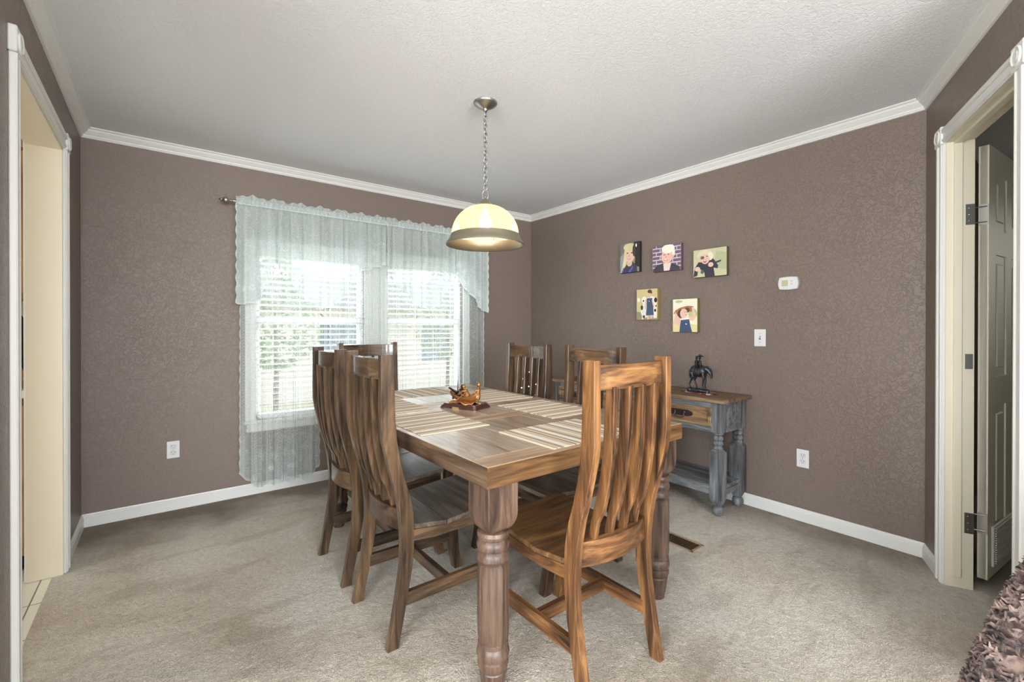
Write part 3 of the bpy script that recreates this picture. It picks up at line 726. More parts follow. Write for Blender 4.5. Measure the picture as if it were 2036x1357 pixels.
# facing strips so the whole edge reads as one thick board
box(bm, -hx-.0012, hx+.0012, -hy-.0015, -hy, RZ0, z1-.0012, mi=0); box(bm, -hx-.0012, hx+.0012, hy, hy+.0015, RZ0, z1-.0012, mi=0)
box(bm, -hx-.0015, -hx, -hy, hy, RZ0, z1-.0012, mi=1); box(bm, hx, hx+.0015, -hy, hy, RZ0, z1-.0012, mi=1)
mk('edge_rail', bm, [wt_ex, wt_ey], tb)
def leg_bm(cx, cy):
    bm = bmesh.new(); w = .060; zt = RZ0
    # square head with rounded lower corners, one prism per direction intersecting
    def head(axis):
        pts = [(-w, zt), (w, zt), (w, .620), (w*.96, .600), (w*.84, .580), (w*.62, .562), (w*.40, .552), (-w*.40, .552), (-w*.62, .562), (-w*.84, .580), (-w*.96, .600), (-w, .620)]
        c = cx if axis == 'Y' else cy; e = cy if axis == 'Y' else cx
        prism(bm, [(c+p[0], p[1]) for p in pts], axis, e-w, e+w)
    n = 16
    # stacked square sections following the rounded profile in both directions
    prof = [(w, zt), (w, .62), (w*.985, .606), (w*.94, .592), (w*.86, .579), (w*.74, .567), (w*.58, .558), (w*.40, .552)]
    rings = []
    for r, z in prof:
        c = .004 if r > .03 else .002
        rings.append([bm.verts.new((cx+sx_*(r-(c if k else 0)), cy+sy_*(r-(0 if k else c)), z)) for sx_, sy_, ks in ((1,1,(0,1)), (-1,1,(1,0)), (-1,-1,(0,1)), (1,-1,(1,0))) for k in ks])
    for a, b in zip(rings, rings[1:]):
        for i in range(8): bm.faces.new((a[i], a[(i+1) % 8], b[(i+1) % 8], b[i]))
    bm.faces.new(rings[0]); bm.faces.new(rings[-1])
    bmesh.ops.recalc_face_normals(bm, faces=bm.faces)
    tp = [(.040,.560), (.051,.556), (.054,.545), (.051,.534), (.046,.530), (.052,.522), (.055,.510), (.052,.498), (.045,.493), (.049,.488), (.053,.478), (.054,.465), (.049,.455), (.046,.451)]
    lathe(bm, tp, (cx, cy, 0), 32)
    col_ = [(.046,.452), (.052,.446), (.0535,.42), (.0535,.25), (.0515,.20), (.049,.192)]
    lathe(bm, col_, (cx, cy, 0), 8)
    bp = [(.046,.196), (.050,.192), (.0505,.182), (.047,.179), (.052,.170), (.055,.156), (.052,.142), (.046,.137), (.050,.132), (.052,.120), (.048,.106), (.044,.100), (.046,.096), (.040,.05), (.030,.0)]
    lathe(bm, bp, (cx, cy, 0), 32)
    return bm
for sx_ in (-1, 1):
    for sy_ in (-1, 1):
        o = mk('leg', leg_bm(sx_*(hx-.075), sy_*(hy-.075)), w_leg, tb, smooth=True, angle=28)

# ------------------------------------------------------------------ placemats
def mat_stripes():
    m, t, b = nm('striped_placemat'); c = N(t, 'ShaderNodeTexCoord'); s = N(t, 'ShaderNodeSeparateXYZ'); t.links.new(c.outputs['Object'], s.inputs[0])
    oi = N(t, 'ShaderNodeObjectInfo')
    x = MathN(t, 'FRACT', MathN(t, 'ADD', MathN(t, 'DIVIDE', s.outputs[0], .215), .37))
    n = t.nodes.new('ShaderNodeValToRGB'); n.color_ramp.interpolation = 'CONSTANT'; e = n.color_ramp.elements
    wh, cr_, tan, gry, br = srgb(232,224,212), srgb(214,198,174), srgb(186,158,122), srgb(164,150,130), srgb(150,118,86)
    st = [(0,wh),(.12,gry),(.22,cr_),(.33,wh),(.38,tan),(.42,cr_),(.48,gry),(.57,wh),(.68,cr_),(.75,tan),(.785,wh),(.81,br),(.86,cr_),(.93,gry)]
    while len(e) < len(st): e.new(.5)
    for i, (p, cc) in enumerate(st): e[i].position = p; e[i].color = cc
    t.links.new(x, n.inputs[0]); t.links.new(n.outputs[0], b.inputs['Base Color']); b.inputs['Roughness'].default_value = .8
    w1 = MathN(t, 'SINE', MathN(t, 'MULTIPLY', s.outputs[0], 1800)); w2 = MathN(t, 'SINE', MathN(t, 'MULTIPLY', s.outputs[1], 1800))
    bu = N(t, 'ShaderNodeBump', Strength=.3, Distance=.001); t.links.new(MathN(t, 'MULTIPLY', w1, w2), bu.inputs['Height']); t.links.new(bu.outputs[0], b.inputs['Normal']); return m
m_mat = mat_stripes()
bm = bmesh.new(); box(bm, -.225, .225, -.165, .165, 0, .003, bev=.001)
# local x = long side, stripes parallel to the short side
pm = mk('placemat', bm, m_mat); me_pm = pm.data
pl = [((-1.885, -2.452), 0, 'striped woven placemat at the near end, in front of the closest chair'),
      ((-2.222, -1.925), pi/2, 'striped woven placemat on the left side, nearer the camera'),
      ((-2.235, -1.415), pi/2, 'striped woven placemat on the left side, farther from the camera'),
      ((-1.572, -1.99), pi/2, 'striped woven placemat on the right side, nearer the camera'),
      ((-1.555, -1.435), pi/2, 'striped woven placemat on the right side, beyond the boat sculpture'),
      ((-1.86, -1.035), 0, 'striped woven placemat at the far end by the window')]
for i, ((x, y), r, lb) in enumerate(pl):
    o = pm if i == 0 else pm.copy()
    if i: COL.objects.link(o)
    o.location = (x, y, TZ+.0002); o.rotation_euler.z = r; tag(o, lb, 'placemat', 'striped placemats on the dining table')

# ------------------------------------------------------------------ dining chairs
FR = [(1.118,.050),(1.0,.053),(.94,.055),(.86,.058),(.79,.064),(.72,.076),(.646,.094),(.591,.112),(.54,.124),(.498,.131),(.452,.134),(.40,.134),(.358,.133),(.297,.127),(.207,.111),(.10,.090),(0,.070)]
BK = [(1.118,0),(1.0,.0),(.92,-.001),(.847,.0),(.79,.008),(.734,.022),(.66,.040),(.601,.057),(.525,.072),(.446,.080),(.40,.081),(.361,.081),(.289,.077),(.183,.060),(.09,.044),(0,.026)]
ip = lambda tab, z: interp([(a, b) for a, b in tab[::-1]], z)
def make_chair(name, label, mats):
    Z, X, Y = mats
    t = thing(name, label, 'chair')
    hw = .205; tk = .030; V0 = -.30
    for s in (-1, 1):
        bm = bmesh.new()
        pts = [(V0+v, z) for z, v in FR] + [(V0+v, z) for z, v in BK[::-1]]
        a, b = sorted((s*hw, s*(hw-tk))); prism(bm, pts, 'X', a, b, bev=.0022)
        mk('back_post', bm, Z, t)
    # bowed rails
    def bowed(z0, z1, vf, th, bow, up=0.0):
        bm = bmesh.new(); n = 14; rows = []
        for i in range(n+1):
            x = -(hw-tk)+2*(hw-tk)*i/n; k = bow*(1-(x/(hw-tk))**2)
            u = up*(1-(x/(hw-tk))**2)
            rows.append([bm.verts.new((x, V0+vf-k+dy, z+u)) for dy, z in ((0,z0), (th,z0), (th,z1), (0,z1))])
        for a, b in zip(rows, rows[1:]):
            for i in range(4): bm.faces.new((a[i], a[(i+1) % 4], b[(i+1) % 4], b[i]))
        bm.faces.new(rows[0]); bm.faces.new(rows[-1])
        bmesh.ops.recalc_face_normals(bm, faces=bm.faces); return bm
    o = mk('top_rail', bowed(1.022, 1.102, .020, .026, .026), X, t); bevmod(o)
    o = mk('lower_rail', bowed(.432, .515, .092, .030, .036), X, t); bevmod(o)
    for i in range(4):
        xc = (-.1065, -.0355, .0355, .1065)[i]; k = 1-(xc/(hw-tk))**2
        bm = bmesh.new(); pts = []
        zs = [1.03, .98, .92, .86, .80, .74, .68, .62, .57, .53, .50]
        sh = lambda z: -.016*k - .010*k*max(0, (.8-z)/.3)
        fr = [(V0+ip(FR, z)+sh(z)-.006-.008*max(0, (z-.95)/.1), z) for z in zs]; bk = [(V0+ip(FR, z)+sh(z)-.046+(.012 if z < .6 else 0), z) for z in zs[::-1]]
        prism(bm, fr+bk, 'X', xc-.0095, xc+.0095, bev=.0015)
        mk('back_slat', bm, Z, t)
    # scooped seat of two boards
    def board(v0, za, v1, zb, name_):
        bm = bmesh.new(); th = .019; w = hw-.002
        w0 = w if v0 > .135 else w
        prism(bm, [(V0+v0, za), (V0+v1, zb), (V0+v1, zb-th), (V0+v0, za-th)], 'X', -w, w, bev=.0016)
        mk(name_, bm, w_seat if mats is CM else Y_seat, t)
    board(.137, .456, .2785, .437, 'seat_board')
    board(.2805, .437, .565, .461, 'seat_board')
    bm = bmesh.new(); prism(bm, [(V0+.10, .438), (V0+.137, .438), (V0+.137, .456), (V0+.10, .458)], 'X', -(hw-tk-.002), hw-tk-.002)
    mk('seat_filler', bm, X, t)
    for s in (-1, 1):
        bm = bmesh.new(); a, b = sorted((s*hw, s*(hw-.024)))
        prism(bm, [(V0+.13, .437), (V0+.28, .4175), (V0+.54, .439), (V0+.54, .392), (V0+.46, .388), (V0+.36, .384), (V0+.22, .384), (V0+.13, .392)], 'X', a, b, bev=.0016)
        mk('side_rail', bm, Y, t)
    bm = bmesh.new(); box(bm, -(hw-.024), hw-.024, V0+.515, V0+.540, .385, .438, bev=.0015); mk('front_rail', bm, X, t)
    for s in (-1, 1):
        bm = bmesh.new(); a, b = sorted((s*(hw-.004), s*(hw-.046)))
        pts = [(V0+.505, .44), (V0+.552, .44), (V0+.552, .30), (V0+.550, .20), (V0+.556, .10), (V0+.575, 0), (V0+.533, 0), (V0+.512, .10), (V0+.502, .20), (V0+.500, .30)]
        prism(bm, pts, 'X', a, b, bev=.002); mk('front_leg', bm, Z, t)
        bm = bmesh.new(); a, b = sorted((s*(hw-.010), s*(hw-.032))); box(bm, a, b, V0+.10, V0+.512, .145, .196, bev=.0016); mk('side_stretcher', bm, Y, t)
    bm = bmesh.new(); box(bm, -(hw-.032), hw-.032, V0+.285, V0+.310, .148, .194, bev=.0016); mk('cross_stretcher', bm, X, t)
    return t
CM = (wz, wx, wy); CR = (wzr, wxr, wyr)
Y_seat = wood('honey_seat_pine', srgb(66,46,30), srgb(104,74,48), srgb(136,98,62), axis='X', rough=.38)
chair = make_chair('dining_chair', 'brown slat-back chair on the left side of the table, closest to the camera', CM)
chair.location = (-2.26, -1.963, 0); chair.rotation_euler.z = -pi/2; chair['group'] = 'pine dining chairs around the table'
G = 'pine dining chairs around the table'
dup(chair, (-2.262, -1.428, 0), -pi/2, 'brown slat-back chair on the left side of the table, farther from the camera', G)
dup(chair, (-1.562, -2.066, 0), pi/2, 'brown slat-back chair on the right side, in front of the console table', G)
dup(chair, (-1.562, -1.494, 0), pi/2, 'brown slat-back chair on the right side, nearest the room corner', G)
dup(chair, (-2.06, -.955, 0), pi, 'brown slat-back chair at the far end, backed to the window', G)
hc = make_chair('dining_chair', 'honey brown slat-back chair at the near end of the table, back to camera', CR)
hc.location = (-1.948, -2.545, 0); hc['group'] = G

# ------------------------------------------------------------------ console table
KY0, KY1 = -2.35, -.755; ky = (KY0+KY1)/2
cs = thing('console_table', 'long grey painted console table with brown plank top against the right wall', 'console table', (-.20, ky, 0))
hw_ = (KY1-KY0)/2
bm = bmesh.new()
for a, b in ((-.20, -.055), (-.055, .075), (.075, .187)): box(bm, a+.0004, b-.0004, -hw_, hw_, .737, .762, bev=.002)
mk('top', bm, cs_top, cs)
bm = bmesh.new(); FX = -.178; ay = hw_-.028
box(bm, FX+.0015, FX+.02, -ay+.070, ay-.070, .5405, .7368)
for s in (-1, 1): a, b = sorted((s*(ay-.0015), s*(ay-.02))); box(bm, FX+.070, .095, a, b, .5405, .7368)
box(bm, .145, .160, -ay+.07, ay-.07, .5405, .7368)
mk('apron', bm, cs_bluey, cs)
def cleg(cx, cy):
    bm = bmesh.new(); w = .037
    box(bm, cx-w, cx+w, cy-w, cy+w, .54, .737, bev=.002)
    lathe(bm, [(.026,.545), (.033,.538), (.034,.530), (.028,.524), (.024,.519), (.030,.512), (.033,.502), (.030,.493), (.023,.488), (.029,.481), (.033,.470), (.030,.460), (.023,.455), (.027,.448), (.031,.438), (.027,.428), (.02,.424)], (cx,cy,0), 24)
    n = 4; prof = [(.020,.432), (.0385,.414), (.0385,.115), (.022,.068)]
    rings = [[bm.verts.new((cx+a*r, cy+b*r, z)) for a, b in ((1,1),(-1,1),(-1,-1),(1,-1))] for r, z in prof]
    for a, b in zip(rings, rings[1:]):
        for i in range(4): bm.faces.new((a[i], a[(i+1) % 4], b[(i+1) % 4], b[i]))
    bm.faces.new(rings[0]); bm.faces.new(rings[-1]); bmesh.ops.recalc_face_normals(bm, faces=bm.faces)
    lathe(bm, [(.018,.074), (.020,.066), (.030,.058), (.036,.044), (.036,.028), (.028,.010), (.020,.0)], (cx,cy,0), 24)
    return bm
for cx in (FX+.0385, .126):
    for s in (-1, 1): mk('leg', cleg(cx, s*(ay-.037)), cs_blue, cs, smooth=True, angle=28)
bm = bmesh.new()
for a, b in ((FX+.004, -.07), (-.07, .045), (.045, .16)): box(bm, a+.0004, b-.0004, -ay+.01, ay-.01, .172, .197, bev=.002)
box(bm, FX+.006, FX+.026, -ay+.07, ay-.07, .135, .1725); 
for s in (-1, 1): a, b = sorted((s*(ay-.002), s*(ay-.022))); box(bm, FX+.03, .16, a, b, .135, .171)
mk('lower_shelf', bm, cs_bluey, cs)
m_plate2 = plain('hammered_iron_plate', (.055,.035,.038,1), .45, .6, .3, 80)
for yc in (-2.04, -1.553, -1.066):
    bm = bmesh.new(); yy = yc-ky; x1_ = FX-.012; w, h0, h1 = .224, .580, .700
    box(bm, x1_, FX+.001, yy-w, yy+w, h1-.024, h1, bev=.003); box(bm, x1_, FX+.001, yy-w, yy+w, h0, h0+.024, bev=.003)
    box(bm, x1_, FX+.001, yy-w, yy-w+.026, h0+.022, h1-.022, bev=.003); box(bm, x1_, FX+.001, yy+w-.026, yy+w, h0+.022, h1-.022, bev=.003)
    box(bm, FX-.003, FX+.001, yy-w+.02, yy+w-.02, h0+.02, h1-.02)
    dr = mk('drawer', bm, cs_drw, cs)
    bm = bmesh.new(); zc = .643
    pts = [(-.092,0),(-.084,.014),(-.068,.017),(-.06,.021),(.06,.021),(.068,.017),(.084,.014),(.092,0),(.084,-.014),(.068,-.017),(.06,-.021),(-.06,-.021),(-.068,-.017),(-.084,-.014)]
    prism(bm, [(yy+a, zc+b) for a, b in pts], 'X', FX-.0065, FX-.0025)
    pl_ = mk('pull_plate', bm, m_plate2, dr)
    bm = bmesh.new()
    for s in (-1, 1): ball(bm, (FX-.012, yy+s*.036, zc+.006), .0085, 1, 1, 1, u=12, v=8)
    tube(bm, [(FX-.014, yy-.030, zc+.004), (FX-.020, yy-.036, zc-.012), (FX-.024, yy-.030, zc-.026), (FX-.025, yy-.015, zc-.031), (FX-.025, yy+.015, zc-.031), (FX-.024, yy+.030, zc-.026), (FX-.020, yy+.036, zc-.012), (FX-.014, yy+.030, zc+.004)], .0038, 8)
    mk('drawer_pull', bm, m_darkiron, dr, smooth=True, angle=50)

# ------------------------------------------------------------------ bronze riders on the console
m_bronze = plain('dark_bronze', (.055,.062,.068,1), .38, .75, .25, 90)
m_bronze2 = plain('black_bronze', (.02,.02,.022,1), .45, .6)
m_mahog = plain('glossy_mahogany', srgb(88,24,18), .12, coat=1)
def statue(label, loc, riders):
    t = thing('horse_statue', label, 'statue', loc)
    bm = bmesh.new(); lathe(bm, [(.060,0), (.060,.006), (.057,.011), (.0001,.0112)], seg=48)
    for v in bm.verts: v.co.x *= 1.0; v.co.y *= 2.15
    mk('base', bm, m_mahog, t, smooth=True, angle=40)
    bm = bmesh.new()
    ball(bm, (0,.012,.018), .03, 1.15, 2.5, .55); ball(bm, (.01,-.05,.016), .02, 1, 1.1, .8); ball(bm, (-.01,.06,.02), .02, 1.3, 1.0, .9); ball(bm, (-.012,-.015,.02), .018, 1.3, 1.5, .8)
    o = mk('rock', bm, m_bronze, t); remesh(o, .003)
    # horse: faces -y
    bm = bmesh.new()
    ball(bm, (0, .035, .163), .038, .80, 1.15, 1.05); ball(bm, (0, -.035, .162), .037, .80, 1.1, 1.1); ball(bm, (0, 0, .155), .038, .85, 1.5, 1.02)
    tube(bm, [(0,-.045,.175), (0,-.075,.180), (0,-.092,.170), (0,-.104,.150)], [.026,.022,.017,.014], 12)
    tube(bm, [(0,-.092,.176), (0,-.106,.156), (0,-.114,.132), (0,-.113,.116)], [.013,.014,.010,.0085], 12)
    for s in (-1, 1): tube(bm, [(s*.007,-.100,.172), (s*.008,-.106,.190)], [.0045,.0015], 6)
    def leg(pts, r): tube(bm, pts, r, 10)
    leg([(.016,-.045,.150), (.017,-.040,.110), (.016,-.048,.082), (.016,-.040,.052), (.016,-.048,.034)], [.015,.010,.0075,.0055,.0085])
    leg([(-.016,-.050,.150), (-.017,-.060,.112), (-.016,-.052,.085), (-.016,-.046,.055), (-.016,-.052,.034)], [.015,.010,.0075,.0055,.0085])
    leg([(.017,.050,.150), (.018,.046,.115), (.017,.058,.084), (.017,.042,.055), (.017,.036,.034)], [.019,.012,.0075,.0055,.0085])
    leg([(-.017,.050,.150), (-.018,.040,.118), (-.017,.062,.088), (-.017,.074,.060), (-.017,.070,.036)], [.019,.012,.0075,.0055,.0085])
    tube(bm, [(0,.070,.175), (0,.084,.155), (0,.086,.125), (0,.082,.105)], [.008,.010,.009,.004], 8)
    for v in bm.verts: v.co = Vector((v.co.x*1.25, v.co.y*.80, .030+(v.co.z-.030)*.95))
    o = mk('horse', bm, m_bronze, t); remesh(o, .0022)
    for k, (yy, hat) in enumerate(riders):
        bm = bmesh.new(); z = .190
        tube(bm, [(0,yy,z-.005), (0,yy-.002,z+.022), (0,yy-.001,z+.046)], [.013,.012,.011], 12)
        tube(bm, [(0,yy,z+.044), (0,yy-.001,z+.056)], [.005,.005], 8)
        ball(bm, (0,yy-.002,z+.066), .0095, .9, 1, 1.15)
        for s in (-1, 1):
            tube(bm, [(s*.010,yy,z+.042), (s*.020,yy+.004+.006*s,z+.022), (s*.014,yy-.016,z+.008)], [.0052,.0048,.004], 8)
            tube(bm, [(s*.008,yy,z), (s*.030,yy-.012,z-.012), (s*.034,yy-.004,z-.046), (s*.034,yy-.014,z-.052)], [.009,.008,.006,.005], 8)
        for v in bm.verts: v.co.z -= .008
        o = mk('rider', bm, m_bronze2, t); remesh(o, .002)
        if hat:
            bm = bmesh.new(); lathe(bm, [(.0001,.016), (.008,.015), (.0095,.004), (.010,.001), (.021,.002), (.022,0), (.0001,-.001)], (0, yy-.003, z+.074), 20)
            for v in bm.verts: v.co.z += abs(v.co.x)*.25-.008
            mk('hat', bm, m_bronze2, t, smooth=True, angle=40)
    return t
st = statue('bronze horse with two riders on a red oval base, right end of the console', (-.205, -2.075, .7622), [(-.004, True), (.020, False)])
statue('bronze horse with one hatted rider, mostly hidden behind a chair back', (-.205, -.99, .7622), [(-.010, True)]).rotation_euler.z = radians(-10)

# ------------------------------------------------------------------ boat sculpture on the table
m_copper = plain('copper_bronze', (.36,.17,.065,1), .36, .7, .35, 60)
m_copperd = plain('dark_patina', (.06,.04,.035,1), .4, .7)
m_wave = plain('polished_copper_wave', (.75,.42,.18,1), .22, .9, .15, 40)
m_cherry = plain('dark_cherry_wood', srgb(66,26,20), .28, coat=.5)
ba = math.atan2(-.925, .38)
bt = thing('boat_sculpture', 'copper sculpture of three figures in a long boat on a dark plinth', 'sculpture', (-1.897, -1.690, TZ), ba)
bm = bmesh.new()
for (l, w, z0_, z1_) in ((.118,.078,0,.006), (.116,.076,.006,.010), (.110,.070,.010,.016), (.104,.064,.016,.024)):
    pass
L_ = [(.118,.078,0), (.118,.078,.005), (.114,.074,.007), (.114,.074,.011), (.106,.066,.019), (.104,.064,.019), (.104,.064,.024)]
rings = []
for l, w, z in L_:
    c = .010; rings.append([bm.verts.new((x, y, z)) for x, y in ((l,w-c),(l-c,w),(-l+c,w),(-l,w-c),(-l,-w+c),(-l+c,-w),(l-c,-w),(l,-w+c))])
for a, b in zip(rings, rings[1:]):
    for i in range(8): bm.faces.new((a[i], a[(i+1) % 8], b[(i+1) % 8], b[i]))
bm.faces.new(rings[0]); bm.faces.new(rings[-1]); bmesh.ops.recalc_face_normals(bm, faces=bm.faces)
mk('plinth', bm, m_cherry, bt)
BX('name_plate', m_brass, bt, -.028, .014, -.0795, -.0775, .0005, .0105)
bm = bmesh.new()      # wavy sea skirt
nr, ns = 10, 48; rows = []
for j in range(nr+1):
    r = j/nr; row = []
    for i in range(ns):
        a = 2*pi*i/ns; R_ = 1+.13*sin(5*a+.6)+.06*sin(9*a)
        x = .088*r*R_*cos(a); y = .064*r*R_*sin(a)
        row.append(bm.verts.new((x, y, 0.026+.012*(1-r)+.004*sin(5*a+r*3)*r+.003*sin(11*a+5*r)*r)))
    rows.append(row)
for a, b in zip(rows, rows[1:]):
    for i in range(ns): bm.faces.new((a[i], a[(i+1) % ns], b[(i+1) % ns], b[i]))
o = mk('waves', bm, m_wave, bt, smooth=True); md = o.modifiers.new('s', 'SOLIDIFY'); md.thickness = .003
bm = bmesh.new()      # hull, long axis x, +x end (towards camera right) high prow
n = 26; m_ = 10; rows = []
for i in range(n+1):
    u = i/n*2-1; x = .098*u
    w = .027*(1-abs(u)**2.6)**.6+.0012; keel = .033+.020*max(0, abs(u)-.45)**1.5*3; sheer = .058+.042*abs(u)**2.3*(1.25 if u > 0 else .85)
    row = []
    for k in range(m_+1):
        a = -pi/2*1.0+pi*k/m_; yy = w*sin(a)*(1.0); zz = sheer-(sheer-keel)*cos(a)**.8 if abs(cos(a)) > 1e-6 else sheer
        row.append(bm.verts.new((x, yy, zz)))
    rows.append(row)
for a, b in zip(rows, rows[1:]):
    for k in range(m_): bm.faces.new((a[k], a[k+1], b[k+1], b[k]))
bmesh.ops.recalc_face_normals(bm, faces=bm.faces)
o = mk('hull', bm, m_copper, bt, smooth=True); md = o.modifiers.new('s', 'SOLIDIFY'); md.thickness = .0035
def fig(px, lean, h, name, mat, stand=False):
    bm = bmesh.new(); z = .062
    hip = Vector((px, 0, z)); sh_ = hip+Vector((lean, 0, h*.55)); hd = sh_+Vector((lean*.5, 0, h*.22))
    tube(bm, [hip-Vector((0,0,.012)), hip, (hip+sh_)/2, sh_], [.012,.013,.0115,.011], 10)
    tube(bm, [sh_, hd], .005, 8); ball(bm, hd+Vector((0,0,.004)), .0095, 1, .9, 1.15)
    for s in (-1, 1):
        tube(bm, [sh_+Vector((0, s*.010, -.002)), sh_+Vector((lean*.6-.012, s*.016, -.018)), sh_+Vector((lean-.026, s*.006, -.026))], [.0052,.0045,.0038], 8)
        tube(bm, [hip+Vector((0, s*.006, -.004)), hip+Vector((-.022, s*.010, .004)), hip+Vector((-.026, s*.009, -.018))], [.008,.0065,.005], 8)
    for v in bm.verts: v.co = hip+(v.co-hip)*1.28
    o = mk(name, bm, mat, bt); remesh(o, .0019)
fig(-.040, .012, .042, 'seated_figure', m_copperd)
fig(.016, -.014, .044, 'rowing_figure', m_copper)
fig(.080, .004, .060, 'standing_figure', m_copper)
bm = bmesh.new(); tube(bm, [(-.052,0,.055), (-.050,0,.10), (-.048,0,.142)], [.0022,.0022,.0012], 8); ball(bm, (-.049,0,.118), .003); mk('mast', bm, m_copperd, bt)
bm = bmesh.new(); tube(bm, [(.022,-.012,.092), (-.01,-.030,.058), (-.032,-.048,.034)], [.003,.003,.003], 8); ball(bm, (-.036,-.050,.032), .006, 1.6, 1, .5); mk('oar', bm, m_copper, bt)
bm = bmesh.new(); tube(bm, [(-.106,-.004,.098), (-.080,-.002,.086), (-.050,0,.078)], [.0055,.006,.0045], 8); tube(bm, [(-.098,.006,.084), (-.075,.01,.076), (-.045,.012,.070)], [.004,.006,.004], 8); tube(bm, [(-.09,-.012,.078), (-.06,-.016,.066)], [.005,.004], 8)
o = mk('rolled_sail', bm, m_copperd, bt, smooth=True)

# ------------------------------------------------------------------ pendant lamp
pd = thing('pendant_lamp', 'nickel chain pendant with ribbed glass dome shade over the table', 'pendant lamp', (-1.816, -1.763, H))
bm = bmesh.new(); lathe(bm, [(.064,0), (.064,-.006), (.060,-.012), (.040,-.024), (.018,-.033), (.013,-.036), (.012,-.044), (.008,-.050), (.0001,-.051)], seg=40); mk('ceiling_canopy', bm, m_nickel, pd, smooth=True, angle=50)
bm = bmesh.new(); ztop, zbot = -.050, 1.965-H; nl = 18; pitch_ = (ztop-zbot)/nl
for i in range(nl):
    zc = ztop-pitch_*(i+.5); hl = pitch_*.64; hw2 = .0098; pts = []
    for k in range(14):
        a = 2*pi*k/14; x = hw2*cos(a); z = zc+(hl-hw2)*(1 if sin(a) > 0 else -1)*min(1, abs(sin(a))*4)+hw2*sin(a)
        ang = radians(35)+(pi/2)*(i % 2)
        pts.append((x*cos(ang), x*sin(ang), z))
    tube(bm, pts, 0.0026, 6, closed=True)
mk('chain', bm, m_nickel, pd, smooth=True)
bm = bmesh.new(); pts = []
for k in range(61):
    u = k/60; z = ztop+(1.915-H-ztop)*u; a = u*26; w = .007
    ox, oy = w*cos(a), w*sin(a)
    g1 = math.exp(-((u-.68)/.055)**2)*.030; g2 = math.exp(-((u-.16)/.03)**2)*-.010
    pts.append((ox+(g1+g2)*.79, oy-(g1+g2)*.61, z))
tube(bm, pts, .0016, 6); mk('power_cord', bm, plain('clear_cord', srgb(120,117,110), .4), pd, smooth=True)
bm = bmesh.new(); pts = [(.016*cos(2*pi*k/24)*.79, -.016*cos(2*pi*k/24)*.61, 1.938-H+.026*sin(2*pi*k/24)) for k in range(24)]; tube(bm, pts, .0024, 8, closed=True)
tube(bm, [(-.012*.61, -.012*.79, 1.925-H), (0,0,1.912-H)], .002, 6); mk('hanging_loop', bm, m_nickel, pd, smooth=True)
m_nick2 = plain('satin_nickel_cap', srgb(150,140,120), .38, .75)
bm = bmesh.new(); lathe(bm, [(.0001,1.917-H), (.012,1.916-H), (.020,1.908-H), (.030,1.896-H), (.040,1.886-H), (.058,1.876-H), (.060,1.870-H), (.054,1.869-H)], seg=40, cap=False); mk('shade_cap', bm, m_nick2, pd, smooth=True, angle=50)
def shade_glass():
    m, t, b = nm('ribbed_glass'); t.nodes.remove(b)
    tl = N(t, 'ShaderNodeBsdfTranslucent', Color=(1,.82,.56,1)); df = N(t, 'ShaderNodeBsdfDiffuse', Color=(1,.86,.66,1)); gl = N(t, 'ShaderNodeBsdfGlossy', Roughness=.12); tr = N(t, 'ShaderNodeBsdfTransparent', Color=(1,.92,.78,1))
    a = N(t, 'ShaderNodeMixShader', Fac=.35); t.links.new(tl.outputs[0], a.inputs[1]); t.links.new(df.outputs[0], a.inputs[2])
    b2 = N(t, 'ShaderNodeMixShader', Fac=.58); t.links.new(a.outputs[0], b2.inputs[1]); t.links.new(tr.outputs[0], b2.inputs[2])
    c = N(t, 'ShaderNodeMixShader', Fac=.10); t.links.new(b2.outputs[0], c.inputs[1]); t.links.new(gl.outputs[0], c.inputs[2])
    t.links.new(c.outputs[0], t.nodes['Material Output'].inputs[0]); return m
bm = bmesh.new(); prof = [(.052,1.874-H)]
for k in range(1, 17):
    a = radians(17+73*k/16); prof.append((.180*sin(a)**.92, 1.715-H+.168*cos(a)**.98 if a < pi/2 else 1.715-H))
prof.append((.182, 1.700-H))
lathe(bm, prof, seg=480, rib=.012, ribn=80, cap=False); mk('glass_dome', bm, shade_glass(), pd, smooth=True)
bm = bmesh.new(); lathe(bm, [(.176,1.722-H), (.184,1.722-H), (.187,1.712-H), (.190,1.700-H), (.203,1.684-H), (.211,1.672-H), (.211,1.666-H), (.200,1.668-H), (.186,1.682-H), (.178,1.700-H), (.176,1.722-H)], seg=72, cap=False); mk('rim_band', bm, m_nick2, pd, smooth=True, angle=50)
m_bulb = emit('bulb_glow', (1,.82,.56,1), 14)
bm = bmesh.new(); ball(bm, (0,0,1.79-H), .034, 1, 1, 1.15, u=24, v=16); mk('bulb', bm, m_bulb, pd, smooth=True)
bm = bmesh.new(); lathe(bm, [(.018,1.868-H), (.018,1.825-H), (.014,1.818-H)], seg=20); mk('socket', bm, m_plate, pd, smooth=True, angle=40)
pl2 = bpy.data.lights.new('pendant_light', 'POINT'); pl2.energy = 1.7; pl2.color = (1,.80,.52); pl2.shadow_soft_size = .036
o = bpy.data.objects.new('pendant_light', pl2); COL.objects.link(o); o.location = (-1.816, -1.763, 1.745)

